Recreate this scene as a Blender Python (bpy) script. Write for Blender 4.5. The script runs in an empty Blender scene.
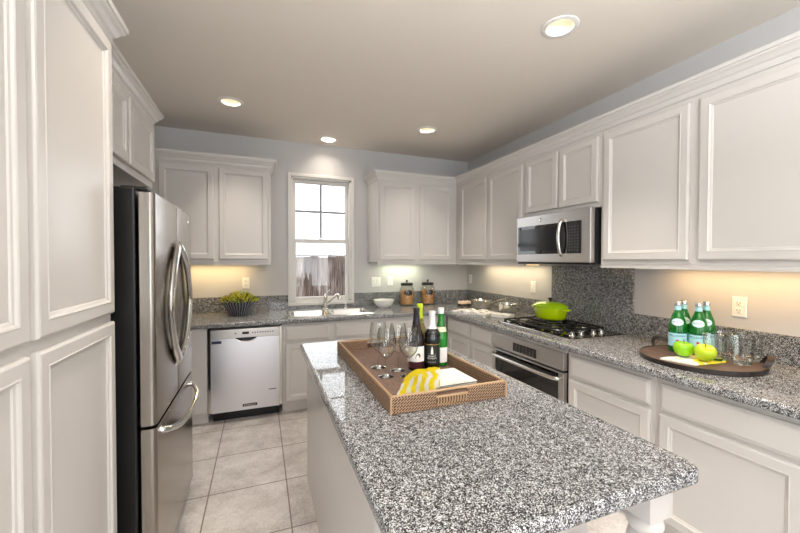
import bpy, bmesh, math, random
from mathutils import Vector, Matrix
S = bpy.context.scene
C = S.collection
random.seed(7)
PI = math.pi

# ------------------------------------------------------------------ camera, sky, lights, exposure
F_PX = 359.6
YAW, PITCH, ROLL = 0.3706, -0.0175, 0.0023
cam = bpy.data.cameras.new('camera'); cam_o = bpy.data.objects.new('camera', cam); C.objects.link(cam_o)
cam.sensor_width = 36; cam.lens = F_PX / 800 * 36; cam.clip_start = 0.02
fwd = Vector((math.sin(YAW)*math.cos(PITCH), math.cos(YAW)*math.cos(PITCH), math.sin(PITCH)))
rgt = Vector((math.cos(YAW), -math.sin(YAW), 0)); upv = rgt.cross(fwd)
r2 = rgt*math.cos(ROLL) + upv*math.sin(ROLL); u2 = -rgt*math.sin(ROLL) + upv*math.cos(ROLL)
M4 = Matrix((r2, u2, -fwd)).transposed().to_4x4(); M4.translation = (-2.5047, -4.0748, 1.4216)
cam_o.matrix_world = M4
S.camera = cam_o

w = bpy.data.worlds.new('sky'); S.world = w; w.use_nodes = True
bgn = w.node_tree.nodes['Background']; bgn.inputs[0].default_value = (0.93, 0.96, 1.0, 1); bgn.inputs[1].default_value = 3.2

def area_light(name, loc, direction, sx, sy, power, col=(1, 1, 1), spread=PI, parent=None):
    l = bpy.data.lights.new(name, 'AREA'); l.shape = 'RECTANGLE'; l.size = sx; l.size_y = sy
    l.energy = power; l.color = col; l.spread = spread
    o = bpy.data.objects.new(name, l); C.objects.link(o)
    o.rotation_euler = Vector(direction).to_track_quat('-Z', 'Y').to_euler()
    o.location = loc
    return o
# daylight stand-ins: area lamps added at unseen great-room windows behind the camera
area_light('fill_daylight', (-1.3, -7.93, 1.5), (0, 1, .22), 1.9, 1.9, 32, (0.88, 0.95, 1.0))
area_light('fill_daylight', (-4.3, -7.93, 1.5), (0, 1, .22), 1.9, 1.9, 32, (0.88, 0.95, 1.0))
area_light('fill_daylight', (-6.43, -5.6, 1.5), (1, 0, .22), 1.9, 1.9, 27, (0.88, 0.95, 1.0))
UPLIGHT_POWER = 120.0
CAN_POWERS = (6.0, 4.2, 2.4, 3.4, 3.0); CAN_SPREADS = (1.15, 1.35, 2.2, 1.4, 1.25)
STRIP_POWER = 2.2

vs = S.view_settings
S.display_settings.display_device = 'sRGB'
vs.view_transform = 'Standard'; vs.look = 'None'; vs.exposure = 0.08; vs.gamma = 1.0; vs.use_curve_mapping = False

# ------------------------------------------------------------------ materials
def lin(c):
    return tuple(((v/255)/12.92 if v/255 <= 0.04045 else ((v/255+0.055)/1.055)**2.4) for v in c) + (1,)
def mat(name, rgb=(200, 200, 200), rough=0.5, metal=0.0, trans=0.0, ior=1.45, emit=None, estr=0, coat=0.0, spec=0.5):
    m = bpy.data.materials.new(name); m.use_nodes = True
    b = m.node_tree.nodes['Principled BSDF']
    b.inputs['Base Color'].default_value = lin(rgb)
    b.inputs['Roughness'].default_value = rough; b.inputs['Metallic'].default_value = metal
    b.inputs['Transmission Weight'].default_value = trans; b.inputs['IOR'].default_value = ior
    b.inputs['Coat Weight'].default_value = coat; b.inputs['Specular IOR Level'].default_value = spec
    if emit:
        b.inputs['Emission Color'].default_value = lin(emit); b.inputs['Emission Strength'].default_value = estr
    return m
class N:
    """small node-graph helper"""
    def __init__(s, m): s.t = m.node_tree; s.b = s.t.nodes['Principled BSDF']
    def n(s, typ, **kw):
        x = s.t.nodes.new(typ)
        for k, v in kw.items():
            if k in x.inputs: 
                if hasattr(v, 'links'): s.t.links.new(v, x.inputs[k])
                else: x.inputs[k].default_value = v
            else: setattr(x, k, v)
        return x
    def link(s, a, b): s.t.links.new(a, b)
    def math(s, op, a, b=0.0):
        x = s.t.nodes.new('ShaderNodeMath'); x.operation = op
        for i, v in enumerate((a, b)):
            if hasattr(v, 'links'): s.t.links.new(v, x.inputs[i])
            else: x.inputs[i].default_value = v
        return x.outputs[0]
    def ramp(s, fac, stops, interp='LINEAR'):
        x = s.t.nodes.new('ShaderNodeValToRGB'); x.color_ramp.interpolation = interp
        e = x.color_ramp.elements
        while len(e) < len(stops): e.new(0.5)
        for el, (p, c) in zip(e, stops): el.position = p; el.color = lin(c)
        s.t.links.new(fac, x.inputs[0]); return x.outputs[0]
    def mix(s, fac, a, b, mode='MIX'):
        x = s.t.nodes.new('ShaderNodeMix'); x.data_type = 'RGBA'; x.blend_type = mode
        for i, v in ((0, fac), (6, a), (7, b)):
            if hasattr(v, 'links'): s.t.links.new(v, x.inputs[i])
            else: x.inputs[i].default_value = v
        return x.outputs[2]
    def pos(s): return s.t.nodes.new('ShaderNodeNewGeometry').outputs['Position']
    def obj(s): return s.t.nodes.new('ShaderNodeTexCoord').outputs['Object']
    def sep(s, v):
        x = s.t.nodes.new('ShaderNodeSeparateXYZ'); s.t.links.new(v, x.inputs[0]); return x.outputs
    def comb(s, x, y, z):
        c = s.t.nodes.new('ShaderNodeCombineXYZ')
        for i, v in enumerate((x, y, z)):
            if hasattr(v, 'links'): s.t.links.new(v, c.inputs[i])
            else: c.inputs[i].default_value = v
        return c.outputs[0]
    def bump(s, h, strength=0.3, dist=0.01):
        x = s.t.nodes.new('ShaderNodeBump'); x.inputs['Strength'].default_value = strength; x.inputs['Distance'].default_value = dist
        s.t.links.new(h, x.inputs['Height']); s.t.links.new(x.outputs[0], s.b.inputs['Normal'])
    def color(s, c): s.t.links.new(c, s.b.inputs['Base Color'])

CAB = mat('cabinet_white_paint', (210, 206, 202), 0.28, spec=0.5)
WALL = mat('wall_paint', (199, 197, 196), 0.7)
g = N(WALL); nz = g.n('ShaderNodeTexNoise', Scale=90.0, Detail=2.0); g.link(g.pos(), nz.inputs['Vector']); g.bump(nz.outputs[0], 0.12, 0.004)
CEIL = mat('ceiling_paint', (236, 227, 216), 0.8)
g = N(CEIL); nz = g.n('ShaderNodeTexNoise', Scale=60.0, Detail=2.0); g.link(g.pos(), nz.inputs['Vector']); g.bump(nz.outputs[0], 0.1, 0.004)
TRIM = mat('white_trim', (222, 219, 214), 0.35)
STEEL = mat('brushed_steel', (206, 204, 202), 0.3, 1.0)
g = N(STEEL); mp = g.n('ShaderNodeMapping'); mp.inputs['Scale'].default_value = (4, 4, 700); g.link(g.pos(), mp.inputs[0])
nz = g.n('ShaderNodeTexNoise', Scale=3.0, Detail=3.0); g.link(mp.outputs[0], nz.inputs['Vector'])
g.link(g.ramp(nz.outputs[0], [(0.3, (142, 142, 142)), (0.7, (158, 158, 158))]), g.b.inputs['Roughness'])
STEELP = mat('polished_steel', (215, 213, 208), 0.12, 1.0)
CHROME = mat('chrome', (225, 225, 225), 0.06, 1.0)
BLACKP = mat('black_plastic', (22, 22, 23), 0.35)
BLACKG = mat('black_glass', (9, 9, 10), 0.03, spec=1.0)
GLASS = mat('clear_glass', (250, 252, 250), 0.0, 0, 1.0, 1.45)
WPLAST = mat('white_plastic', (238, 236, 230), 0.35)
IRON = mat('cast_iron', (24, 23, 22), 0.6)
WHITECER = mat('white_ceramic', (243, 241, 236), 0.15)

GRAN = mat('speckled_granite', (120, 120, 120), 0.03)
g = N(GRAN); P = g.pos()
v1 = g.n('ShaderNodeTexVoronoi', Scale=440.0); g.link(P, v1.inputs['Vector'])
v2 = g.n('ShaderNodeTexVoronoi', Scale=700.0); g.link(P, v2.inputs['Vector'])
nz = g.n('ShaderNodeTexNoise', Scale=60.0, Detail=3.0); g.link(P, nz.inputs['Vector'])
x1 = g.sep(v1.outputs['Color'])[0]; x2 = g.sep(v2.outputs['Color'])[1]
f = g.math('ADD', g.math('MULTIPLY', x1, 0.62), g.math('MULTIPLY', x2, 0.38))
f = g.math('ADD', f, g.math('MULTIPLY', g.math('SUBTRACT', nz.outputs[0], 0.5), 0.5))
g.color(g.ramp(f, [(0.0, (16, 15, 16)), (0.30, (28, 27, 27)), (0.42, (66, 64, 63)), (0.54, (98, 96, 96)), (0.64, (168, 169, 171)), (0.80, (224, 226, 228))]))

TILE = mat('floor_tile', (165, 156, 148), 0.4)
g = N(TILE); P = g.pos(); s = g.sep(P); T = 0.4485
tx = g.math('FRACT', g.math('DIVIDE', g.math('SUBTRACT', s[0], -2.802 - 10*T), T))
ty = g.math('FRACT', g.math('DIVIDE', g.math('SUBTRACT', s[1], -0.7639 - 30*T), T))
dx = g.math('MINIMUM', tx, g.math('SUBTRACT', 1.0, tx)); dy = g.math('MINIMUM', ty, g.math('SUBTRACT', 1.0, ty))
gr = g.math('LESS_THAN', g.math('MINIMUM', dx, dy), 0.0085)
nz = g.n('ShaderNodeTexNoise', Scale=5.0, Detail=7.0, Roughness=0.65); g.link(P, nz.inputs['Vector'])
nz2 = g.n('ShaderNodeTexNoise', Scale=60.0, Detail=5.0, Roughness=0.7); g.link(P, nz2.inputs['Vector'])
ix = g.math('FLOOR', g.math('DIVIDE', g.math('SUBTRACT', s[0], -2.802 - 10*T), T)); iy = g.math('FLOOR', g.math('DIVIDE', g.math('SUBTRACT', s[1], -0.7639 - 30*T), T))
wn = g.n('ShaderNodeTexWhiteNoise'); g.link(g.comb(ix, iy, 0.0), wn.inputs['Vector'])
f = g.math('ADD', g.math('MULTIPLY', nz.outputs[0], 0.6), g.math('ADD', g.math('MULTIPLY', nz2.outputs[0], 0.4), g.math('MULTIPLY', g.math('SUBTRACT', wn.outputs['Value'], 0.5), 0.06)))
tc = g.ramp(f, [(0.36, (164, 157, 153)), (0.5, (198, 192, 189)), (0.64, (220, 216, 214))])
g.color(g.mix(gr, tc, lin((122, 112, 102))))
g.bump(g.math('SUBTRACT', g.math('MULTIPLY', nz2.outputs[0], 0.3), gr), 0.25, 0.004)

WICK = mat('woven_wicker', (120, 95, 75), 0.55)
g = N(WICK); s = g.sep(g.obj())
u = g.math('ADD', s[0], s[1])
br = g.n('ShaderNodeTexBrick', offset=0.5, squash=1.0)
br.inputs['Color1'].default_value = lin((58, 38, 32)); br.inputs['Color2'].default_value = lin((78, 52, 42)); br.inputs['Mortar'].default_value = lin((196, 162, 128))
br.inputs['Scale'].default_value = 1.0; br.inputs['Mortar Size'].default_value = 0.00125; br.inputs['Brick Width'].default_value = 0.0175; br.inputs['Row Height'].default_value = 0.0076; br.inputs['Mortar Smooth'].default_value = 0.3
ra = g.math('ADD', g.math('MULTIPLY', u, .80), g.math('MULTIPLY', s[2], .60)); rb = g.math('SUBTRACT', g.math('MULTIPLY', s[2], .80), g.math('MULTIPLY', u, .60))
g.link(g.comb(ra, rb, 0.0), br.inputs['Vector']); g.color(br.outputs['Color']); g.bump(br.outputs['Fac'], 0.6, 0.004)
WFLOOR = mat('woven_tray_base', (120, 95, 80), 0.6)
g = N(WFLOOR); s = g.sep(g.obj()); br = g.n('ShaderNodeTexBrick', offset=0.5)
br.inputs['Color1'].default_value = lin((158, 130, 112)); br.inputs['Color2'].default_value = lin((134, 108, 94)); br.inputs['Mortar'].default_value = lin((72, 52, 44))
br.inputs['Scale'].default_value = 1.0; br.inputs['Mortar Size'].default_value = 0.0012; br.inputs['Brick Width'].default_value = 0.022; br.inputs['Row Height'].default_value = 0.006
g.link(g.comb(s[1], s[0], 0.0), br.inputs['Vector']); g.color(br.outputs['Color']); g.bump(br.outputs['Fac'], 0.4, 0.003)
TAN = mat('pale_rattan', (180, 148, 114), .5)
HOLLOWDK = mat('dark_hollow', (70, 46, 38), 0.6)

CLOTH = mat('yellow_swirl_cloth', (240, 236, 222), 0.85)
g = N(CLOTH); s = g.sep(g.obj())
wv = g.n('ShaderNodeTexWave', wave_type='BANDS', bands_direction='X'); wv.inputs['Scale'].default_value = 8.0; wv.inputs['Distortion'].default_value = 3.2; wv.inputs['Detail'].default_value = 1.0; wv.inputs['Detail Scale'].default_value = 1.2
mp = g.n('ShaderNodeMapping'); mp.inputs['Rotation'].default_value = (0, 0, .5); g.link(g.obj(), mp.inputs[0]); g.link(mp.outputs[0], wv.inputs['Vector'])
band = g.math('GREATER_THAN', g.math('ADD', s[1], g.math('MULTIPLY', s[0], -.15)), .045)
f = g.math('MAXIMUM', wv.outputs['Fac'], band)
g.color(g.ramp(f, [(0.0, (242, 239, 228)), (0.36, (242, 239, 228)), (0.40, (246, 226, 30))], 'CONSTANT'))
CLOTH2 = mat('white_yellow_napkin', (240, 238, 228), 0.85)
g = N(CLOTH2); s = g.sep(g.obj()); nz = g.n('ShaderNodeTexNoise', Scale=14.0); g.link(g.obj(), nz.inputs['Vector'])
f = g.math('ADD', g.math('ADD', g.math('MULTIPLY', s[0], 1.6), g.math('MULTIPLY', s[1], -1.6)), nz.outputs[0])
g.color(g.ramp(f, [(0.0, (240, 238, 228)), (0.44, (240, 238, 228)), (0.47, (238, 218, 50))], 'CONSTANT'))

WOODDK = mat('dark_barrel_wood', (92, 70, 58), 0.45)
g = N(WOODDK); s = g.sep(g.obj()); mp = g.n('ShaderNodeMapping'); mp.inputs['Scale'].default_value = (40, 4, 40); g.link(g.obj(), mp.inputs[0])
nz = g.n('ShaderNodeTexNoise', Scale=2.0, Detail=5.0); g.link(mp.outputs[0], nz.inputs['Vector'])
gap = g.math('LESS_THAN', g.math('FRACT', g.math('DIVIDE', g.math('ADD', s[0], 1.0), 0.092)), 0.03)
g.color(g.mix(gap, g.ramp(nz.outputs[0], [(0.3, (78, 60, 52)), (0.7, (112, 90, 78))]), lin((40, 30, 26))))
BANDM = mat('dark_iron_band', (58, 52, 50), 0.4, 0.6)
FENCE = mat('weathered_fence_wood', (140, 128, 118), 0.85)
g = N(FENCE); mp = g.n('ShaderNodeMapping'); mp.inputs['Scale'].default_value = (30, 3, 1.6); g.link(g.pos(), mp.inputs[0])
nz = g.n('ShaderNodeTexNoise', Scale=2.2, Detail=8.0, Roughness=0.7); g.link(mp.outputs[0], nz.inputs['Vector'])
oi = g.n('ShaderNodeObjectInfo'); f = g.math('ADD', nz.outputs[0], g.math('MULTIPLY', g.math('SUBTRACT', oi.outputs['Random'], .5), .22))
g.color(g.ramp(f, [(0.33, (54, 43, 38)), (0.47, (122, 106, 97)), (0.64, (196, 186, 179))]))
GROUND = mat('bare_ground', (120, 110, 95), 0.9)

PANE = bpy.data.materials.new('window_pane_glass'); PANE.use_nodes = True
t = PANE.node_tree; t.nodes.clear(); o_ = t.nodes.new('ShaderNodeOutputMaterial'); mx = t.nodes.new('ShaderNodeMixShader'); tr = t.nodes.new('ShaderNodeBsdfTransparent'); gl = t.nodes.new('ShaderNodeBsdfGlossy'); gl.inputs['Roughness'].default_value = 0.02
mx.inputs[0].default_value = 0.03; t.links.new(tr.outputs[0], mx.inputs[1]); t.links.new(gl.outputs[0], mx.inputs[2]); t.links.new(mx.outputs[0], o_.inputs[0])

# ------------------------------------------------------------------ mesh helpers
ORG = {}
def org(o): return ORG.get(o.name, Vector((0, 0, 0)))
def empty(name, loc, label=None, cat=None, group=None):
    o = bpy.data.objects.new(name, None); C.objects.link(o); o.location = loc; o.empty_display_size = 0.05
    ORG[o.name] = Vector(loc)
    tag(o, label, cat, group); return o
def tag(o, label=None, cat=None, group=None, kind=None):
    if label: o['label'] = label
    if cat: o['category'] = cat
    if group: o['group'] = group
    if kind: o['kind'] = kind
    return o
def mesh_of(name, bm, m, smooth=None):
    me = bpy.data.meshes.new(name); bm.to_mesh(me); bm.free()
    for x in (m if isinstance(m, (list, tuple)) else [m]): me.materials.append(x)
    return me
def obj(name, bm, m, parent=None, smooth=False, loc=None, label=None):
    """links bm (world coordinates) as one mesh object, its origin at loc or its parent's origin"""
    off = org(parent) if parent else (Vector(loc) if loc else Vector((0, 0, 0)))
    bmesh.ops.recalc_face_normals(bm, faces=bm.faces)
    if smooth:
        for f in bm.faces: f.smooth = True
        for e in bm.edges:
            if len(e.link_faces) == 2 and e.calc_face_angle(0) > 0.7: e.smooth = False
    bmesh.ops.translate(bm, verts=bm.verts, vec=-off)
    o = bpy.data.objects.new(name, mesh_of(name, bm, m)); C.objects.link(o)
    if parent: o.parent = parent
    else: o.location = off
    ORG[o.name] = off
    if label: o['label'] = label
    return o
def struct(name, bm, m, parent=None, smooth=False, loc=None):
    o = obj(name, bm, m, parent, smooth, loc); 
    if not parent: o['kind'] = 'structure'
    return o
def BM(): return bmesh.new()
def bx(bm, x0, x1, y0, y1, z0, z1, bev=0.0, seg=2):
    b2 = bmesh.new(); bmesh.ops.create_cube(b2, size=1)
    for v in b2.verts: v.co = Vector(((x0+x1)/2 + v.co.x*abs(x1-x0), (y0+y1)/2 + v.co.y*abs(y1-y0), (z0+z1)/2 + v.co.z*abs(z1-z0)))
    if bev > 0: bmesh.ops.bevel(b2, geom=b2.edges[:], offset=bev, segments=seg, profile=0.5, affect='EDGES')
    merge(bm, b2); return bm
def merge(bm, b2, mi=None):
    me = bpy.data.meshes.new('t'); b2.to_mesh(me); b2.free(); k = len(bm.faces); bm.from_mesh(me); bpy.data.meshes.remove(me)
    if mi is not None:
        bm.faces.ensure_lookup_table()
        for f in bm.faces[k:]: f.material_index = mi
def setmi(bm, k, mi):
    bm.faces.ensure_lookup_table()
    for f in bm.faces[k:]: f.material_index = mi
def lathe(bm, prof, c=(0, 0, 0), seg=28, sx=1.0, sy=1.0, cap0=True, cap1=True):
    rings = []
    for r, z in prof:
        rings.append([bm.verts.new((c[0] + sx*r*math.cos(2*PI*i/seg), c[1] + sy*r*math.sin(2*PI*i/seg), c[2] + z)) for i in range(seg)])
    for a, b in zip(rings, rings[1:]):
        for i in range(seg): bm.faces.new((a[i], a[(i+1) % seg], b[(i+1) % seg], b[i]))
    if cap0: bm.faces.new(rings[0][::-1])
    if cap1: bm.faces.new(rings[-1])
    return bm
def tube(bm, pts, rad, seg=10, flat=1.0, closed=False, updir=None):
    pts = [Vector(p) for p in pts]; n = len(pts); rings = []; prev = None
    for i, p in enumerate(pts):
        if closed: d = pts[(i+1) % n] - pts[i-1]
        else: d = pts[min(i+1, n-1)] - pts[max(i-1, 0)]
        d.normalize()
        if updir is not None: a = Vector(updir) - d*d.dot(Vector(updir))
        elif prev is None: a = d.orthogonal()
        else: a = prev - d*d.dot(prev)
        a.normalize(); prev = a; b = d.cross(a)
        r = rad[i] if isinstance(rad, (list, tuple)) else rad
        rings.append([bm.verts.new(p + a*(r*math.cos(2*PI*k/seg)) + b*(r*flat*math.sin(2*PI*k/seg))) for k in range(seg)])
    for i in range(n if closed else n-1):
        A, B = rings[i], rings[(i+1) % n]
        for k in range(seg): bm.faces.new((A[k], A[(k+1) % seg], B[(k+1) % seg], B[k]))
    if not closed: bm.faces.new(rings[0][::-1]); bm.faces.new(rings[-1])
    return bm
def smoothpath(pts, n=6):
    P = [Vector(p) for p in pts]; out = []
    for i in range(len(P)-1):
        p0, p1, p2, p3 = P[max(i-1, 0)], P[i], P[i+1], P[min(i+2, len(P)-1)]
        for k in range(n):
            t = k/n; out.append(0.5*((2*p1) + (-p0+p2)*t + (2*p0-5*p1+4*p2-p3)*t*t + (-p0+3*p1-3*p2+p3)*t**3))
    out.append(P[-1]); return out
def sweep(bm, prof, path, closed=False, caps=True):
    """profile [(out, z)] swept along a 2-D path; out points to the right of travel; mitred corners"""
    n = len(path); rings = []
    def nrm(a, b):
        d = Vector((b[0]-a[0], b[1]-a[1])); d.normalize(); return Vector((d.y, -d.x))
    for i in range(n):
        if closed: n1, n2 = nrm(path[i-1], path[i]), nrm(path[i], path[(i+1) % n])
        elif i == 0: n1 = n2 = nrm(path[0], path[1])
        elif i == n-1: n1 = n2 = nrm(path[-2], path[-1])
        else: n1, n2 = nrm(path[i-1], path[i]), nrm(path[i], path[i+1])
        m = (n1+n2)/(1+n1.dot(n2))
        rings.append([bm.verts.new((path[i][0]+m.x*o, path[i][1]+m.y*o, z)) for o, z in prof])
    k = len(prof)
    for i in range(n if closed else n-1):
        A, B = rings[i], rings[(i+1) % n]
        for j in range(k-1): bm.faces.new((A[j], A[j+1], B[j+1], B[j]))
    if caps and not closed: bm.faces.new(rings[0]); bm.faces.new(rings[-1][::-1])
    return rings
def panel(bm, O, U, V, Nn, w_, h_, loops, back=True):
    """a raised / recessed front: nested rectangles (inset, height) on the plane O + uU + vV"""
    O, U, V, Nn = map(Vector, (O, U, V, Nn)); prev = None
    for ins, ht in loops:
        r = [bm.verts.new(O + U*a + V*b + Nn*ht) for a, b in ((ins, ins), (w_-ins, ins), (w_-ins, h_-ins), (ins, h_-ins))]
        if prev:
            for i in range(4): bm.faces.new((prev[i], prev[(i+1) % 4], r[(i+1) % 4], r[i]))
        elif back: bm.faces.new(r[::-1])
        prev = r
    bm.faces.new(prev)
DOOR = [(0, 0), (0, .013), (.003, .018), (.008, .020), (.041, .020), (.044, .0215), (.048, .019), (.051, .0145), (.057, .0125), (.060, .009)]
DRAWER = [(0, 0), (0, .011), (.003, .0135), (.008, .0145), (.014, .0185), (.018, .020)]
FACE = {'-Y': ((1, 0, 0), (0, -1, 0)), '-X': ((0, -1, 0), (-1, 0, 0)), '+X': ((0, 1, 0), (1, 0, 0))}
def front(name, face, plane, a, b, z0, z1, loops, parent, m=None, label=None):
    U, Nn = FACE[face]; bm = BM(); a, b = min(a, b), max(a, b)
    O = {'-Y': (a, plane, z0), '-X': (plane, b, z0), '+X': (plane, a, z0)}[face]
    panel(bm, O, U, (0, 0, 1), Nn, b-a, z1-z0, loops)
    return obj(name, bm, m or CAB, parent, label=label)
def text_bm(txt, size, align='CENTER', depth=0.0):
    cu = bpy.data.curves.new('t', 'FONT'); cu.body = txt; cu.size = size; cu.align_x = align; cu.align_y = 'CENTER'; cu.extrude = depth
    o = bpy.data.objects.new('t', cu); C.objects.link(o); dg = bpy.context.evaluated_depsgraph_get()
    me = bpy.data.meshes.new_from_object(o.evaluated_get(dg)); bm = bmesh.new(); bm.from_mesh(me)
    bpy.data.meshes.remove(me); bpy.data.objects.remove(o); bpy.data.curves.remove(cu); return bm
def wrap(bm, R, c, ang0, z0):
    """bends a flat x/y mesh round a cylinder"""
    for v in bm.verts:
        a = ang0 + v.co.x/R
        v.co = Vector((c[0] + (R + v.co.z)*math.cos(a), c[1] + (R + v.co.z)*math.sin(a), c[2] + z0 + v.co.y))
    return bm
def copy_tree(o, parent=None):
    c = o.copy(); C.objects.link(c); c.parent = parent
    for ch in list(o.children): copy_tree(ch, c)
    return c

HC = 0.8802; HB = 1.374; ZC = 2.7196; WX = 0.06; WY = 0.06; LX = -3.66
# ------------------------------------------------------------------ room shell
bm = BM(); bx(bm, -6.6, 0.2, -8.1, 0.2, -0.1, 0.0); struct('floor', bm, TILE)
CANS = [(-0.946, -2.511), (-2.724, -0.791), (-1.816, -0.165), (-0.95, -0.808), (-2.70, -2.511)]  # last one unseen: completes the grid, added to brighten the island side
# ceiling with round holes for the cans
bm = BM(); R_H = 0.085
xs = sorted({-6.6, 0.2} | {x + d for x, y in CANS for d in (-.11, .11)}); ys_ = sorted({-8.1, 0.2} | {y + d for x, y in CANS for d in (-.11, .11)})
for i in range(len(xs)-1):
    for j in range(len(ys_)-1):
        x0, x1, y0, y1 = xs[i], xs[i+1], ys_[j], ys_[j+1]
        inn = [c for c in CANS if x0 < c[0] < x1 and y0 < c[1] < y1]
        rect = [bm.verts.new((a, b, ZC)) for a, b in ((x0, y0), (x1, y0), (x1, y1), (x0, y1))]
        if not inn: bm.faces.new(rect[::-1]); continue
        c = inn[0]; SEG = 32
        ring = [bm.verts.new((c[0]+R_H*math.cos(2*PI*(k+.5)/SEG - 3*PI/4), c[1]+R_H*math.sin(2*PI*(k+.5)/SEG - 3*PI/4), ZC)) for k in range(SEG)]
        for q in range(4):
            arc = [ring[(q*8 + k) % SEG] for k in range(8)]
            bm.faces.new([rect[q], rect[(q+1) % 4]] + arc[::-1])
            bm.faces.new([rect[(q+1) % 4], ring[(q*8+8) % SEG], ring[q*8+7]])
struct('ceiling', bm, CEIL)
WX0, WX1, WZ0, WZ1 = -2.185, -1.515, 0.948, 2.345      # window opening over the sink
bm = BM()
bx(bm, LX-.12, WX0, WY, WY+.14, 0, ZC); bx(bm, WX1, WX+.14, WY, WY+.14, 0, ZC); bx(bm, WX0, WX1, WY, WY+.14, 0, WZ0); bx(bm, WX0, WX1, WY, WY+.14, WZ1, ZC)
struct('wall_back', bm, WALL)
bm = BM(); bx(bm, WX, WX+.14, -8.1, WY, 0, ZC); struct('wall_right', bm, WALL)
bm = BM(); bx(bm, LX-.12, LX, -3.62, WY, 0, ZC); struct('wall_left', bm, WALL)
def holed_wall(bm, axis, plane, t, a0, a1, holes, z0=0, z1=ZC):
    edges = sorted({a0, a1} | {h for q in holes for h in q[:2]})
    for p, q in zip(edges, edges[1:]):
        hs = [h for h in holes if h[0] <= p and q <= h[1]]
        for zz0, zz1 in ([(z0, hs[0][2]), (hs[0][3], z1)] if hs else [(z0, z1)]):
            if axis == 'Y': bx(bm, p, q, plane, plane+t, zz0, zz1)
            else: bx(bm, plane, plane+t, p, q, zz0, zz1)
bm = BM(); holed_wall(bm, 'Y', -8.1, .1, -6.6, .06, [(-5.3, -3.3, .5, 2.5), (-2.3, -.3, .5, 2.5)]); struct('wall_rear', bm, WALL)
bm = BM(); holed_wall(bm, 'X', -6.6, .1, -8.1, -3.5, [(-6.6, -4.6, .5, 2.5)]); struct('wall_far_left', bm, WALL)
bm = BM(); bx(bm, -6.6, LX-.12, -3.62, -3.5, 0, ZC); struct('wall_partition', bm, WALL)

def window(n, x0, x1, y, z0, z1, parts=2):
    root = empty('window_%d' % n, ((x0+x1)/2, y, z0)); root['kind'] = 'structure'
    return root
w1 = window(1, WX0, WX1, WY, WZ0, WZ1)
bm = BM(); casing = 0.036
for a in ((WX0-casing, WX0, WZ0-.03, WZ1+casing), (WX1, WX1+casing, WZ0-.03, WZ1+casing), (WX0, WX1, WZ1, WZ1+casing)):
    bx(bm, a[0], a[1], WY-.018, WY, a[2], a[3], .003)
obj('casing', bm, TRIM, w1)
bm = BM(); bx(bm, WX0-casing, WX1+casing, WY-.026, WY+.06, WZ0-.032, WZ0, .004); obj('sill', bm, TRIM, w1)
bm = BM()
for a in ((WX0, WX0+.02, WZ0, WZ1), (WX1-.02, WX1, WZ0, WZ1), (WX0, WX1, WZ1-.02, WZ1), (WX0, WX1, WZ0, WZ0+.02)): bx(bm, a[0], a[1], WY+.0, WY+.13, a[2], a[3])
obj('jamb', bm, TRIM, w1)
def sash(name, x0, x1, y, z0, z1, fw, top, bot, mun):
    bm = BM(); bx(bm, x0, x0+fw, y, y+.035, z0, z1, .003); bx(bm, x1-fw, x1, y, y+.035, z0, z1, .003)
    bx(bm, x0+fw, x1-fw, y, y+.035, z1-top, z1, .003); bx(bm, x0+fw, x1-fw, y, y+.035, z0, z0+bot, .003)
    s = obj(name, bm, TRIM, w1)
    bm = BM(); bx(bm, x0+fw, x1-fw, y+.016, y+.020, z0+bot, z1-top); obj('pane', bm, PANE, s)
    if mun:
        bm = BM(); xm = (x0+x1)/2; zm = (z0+bot+z1-top)/2
        bx(bm, xm-.013, xm+.013, y+.008, y+.0155, z0+bot, z1-top); bx(bm, x0+fw, x1-fw, y+.009, y+.0152, zm-.013, zm+.013); obj('muntin', bm, mat('grey_muntin', (150, 152, 156), .5), s)
sash('upper_sash', WX0+.02, WX1-.02, WY+.075, 1.615, WZ1-.02, .034, .036, .045, True)
sash('lower_sash', WX0+.02, WX1-.02, WY+.035, WZ0+.02, 1.66, .036, .045, .036, False)
bm = BM(); bx(bm, -1.875, -1.825, WY+.03, WY+.05, 1.66, 1.672, .003); obj('sash_lock', bm, CHROME, w1)
def big_window(n, axis, p, a0, a1, z0, z1):
    root = empty('window_%d' % n, ((a0+a1)/2, p, z0) if axis == 'Y' else (p, (a0+a1)/2, z0)); root['kind'] = 'structure'
    bm = BM(); f = .06
    for u0, u1, q0, q1 in ((a0, a0+f, z0, z1), (a1-f, a1, z0, z1), (a0, a1, z0, z0+f), (a0, a1, z1-f, z1), ((a0+a1)/2-.03, (a0+a1)/2+.03, z0, z1), (a0, a1, (z0+z1)/2-.02, (z0+z1)/2+.02)):
        if axis == 'Y': bx(bm, u0, u1, p, p+.05, q0, q1)
        else: bx(bm, p, p+.05, u0, u1, q0, q1)
    obj('frame', bm, TRIM, root)
big_window(2, 'Y', -8.07, -5.3, -3.3, .5, 2.5); big_window(3, 'Y', -8.07, -2.3, -.3, .5, 2.5); big_window(4, 'X', -6.57, -6.6, -4.6, .5, 2.5)  # unseen windows, put in as light sources for the room

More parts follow.
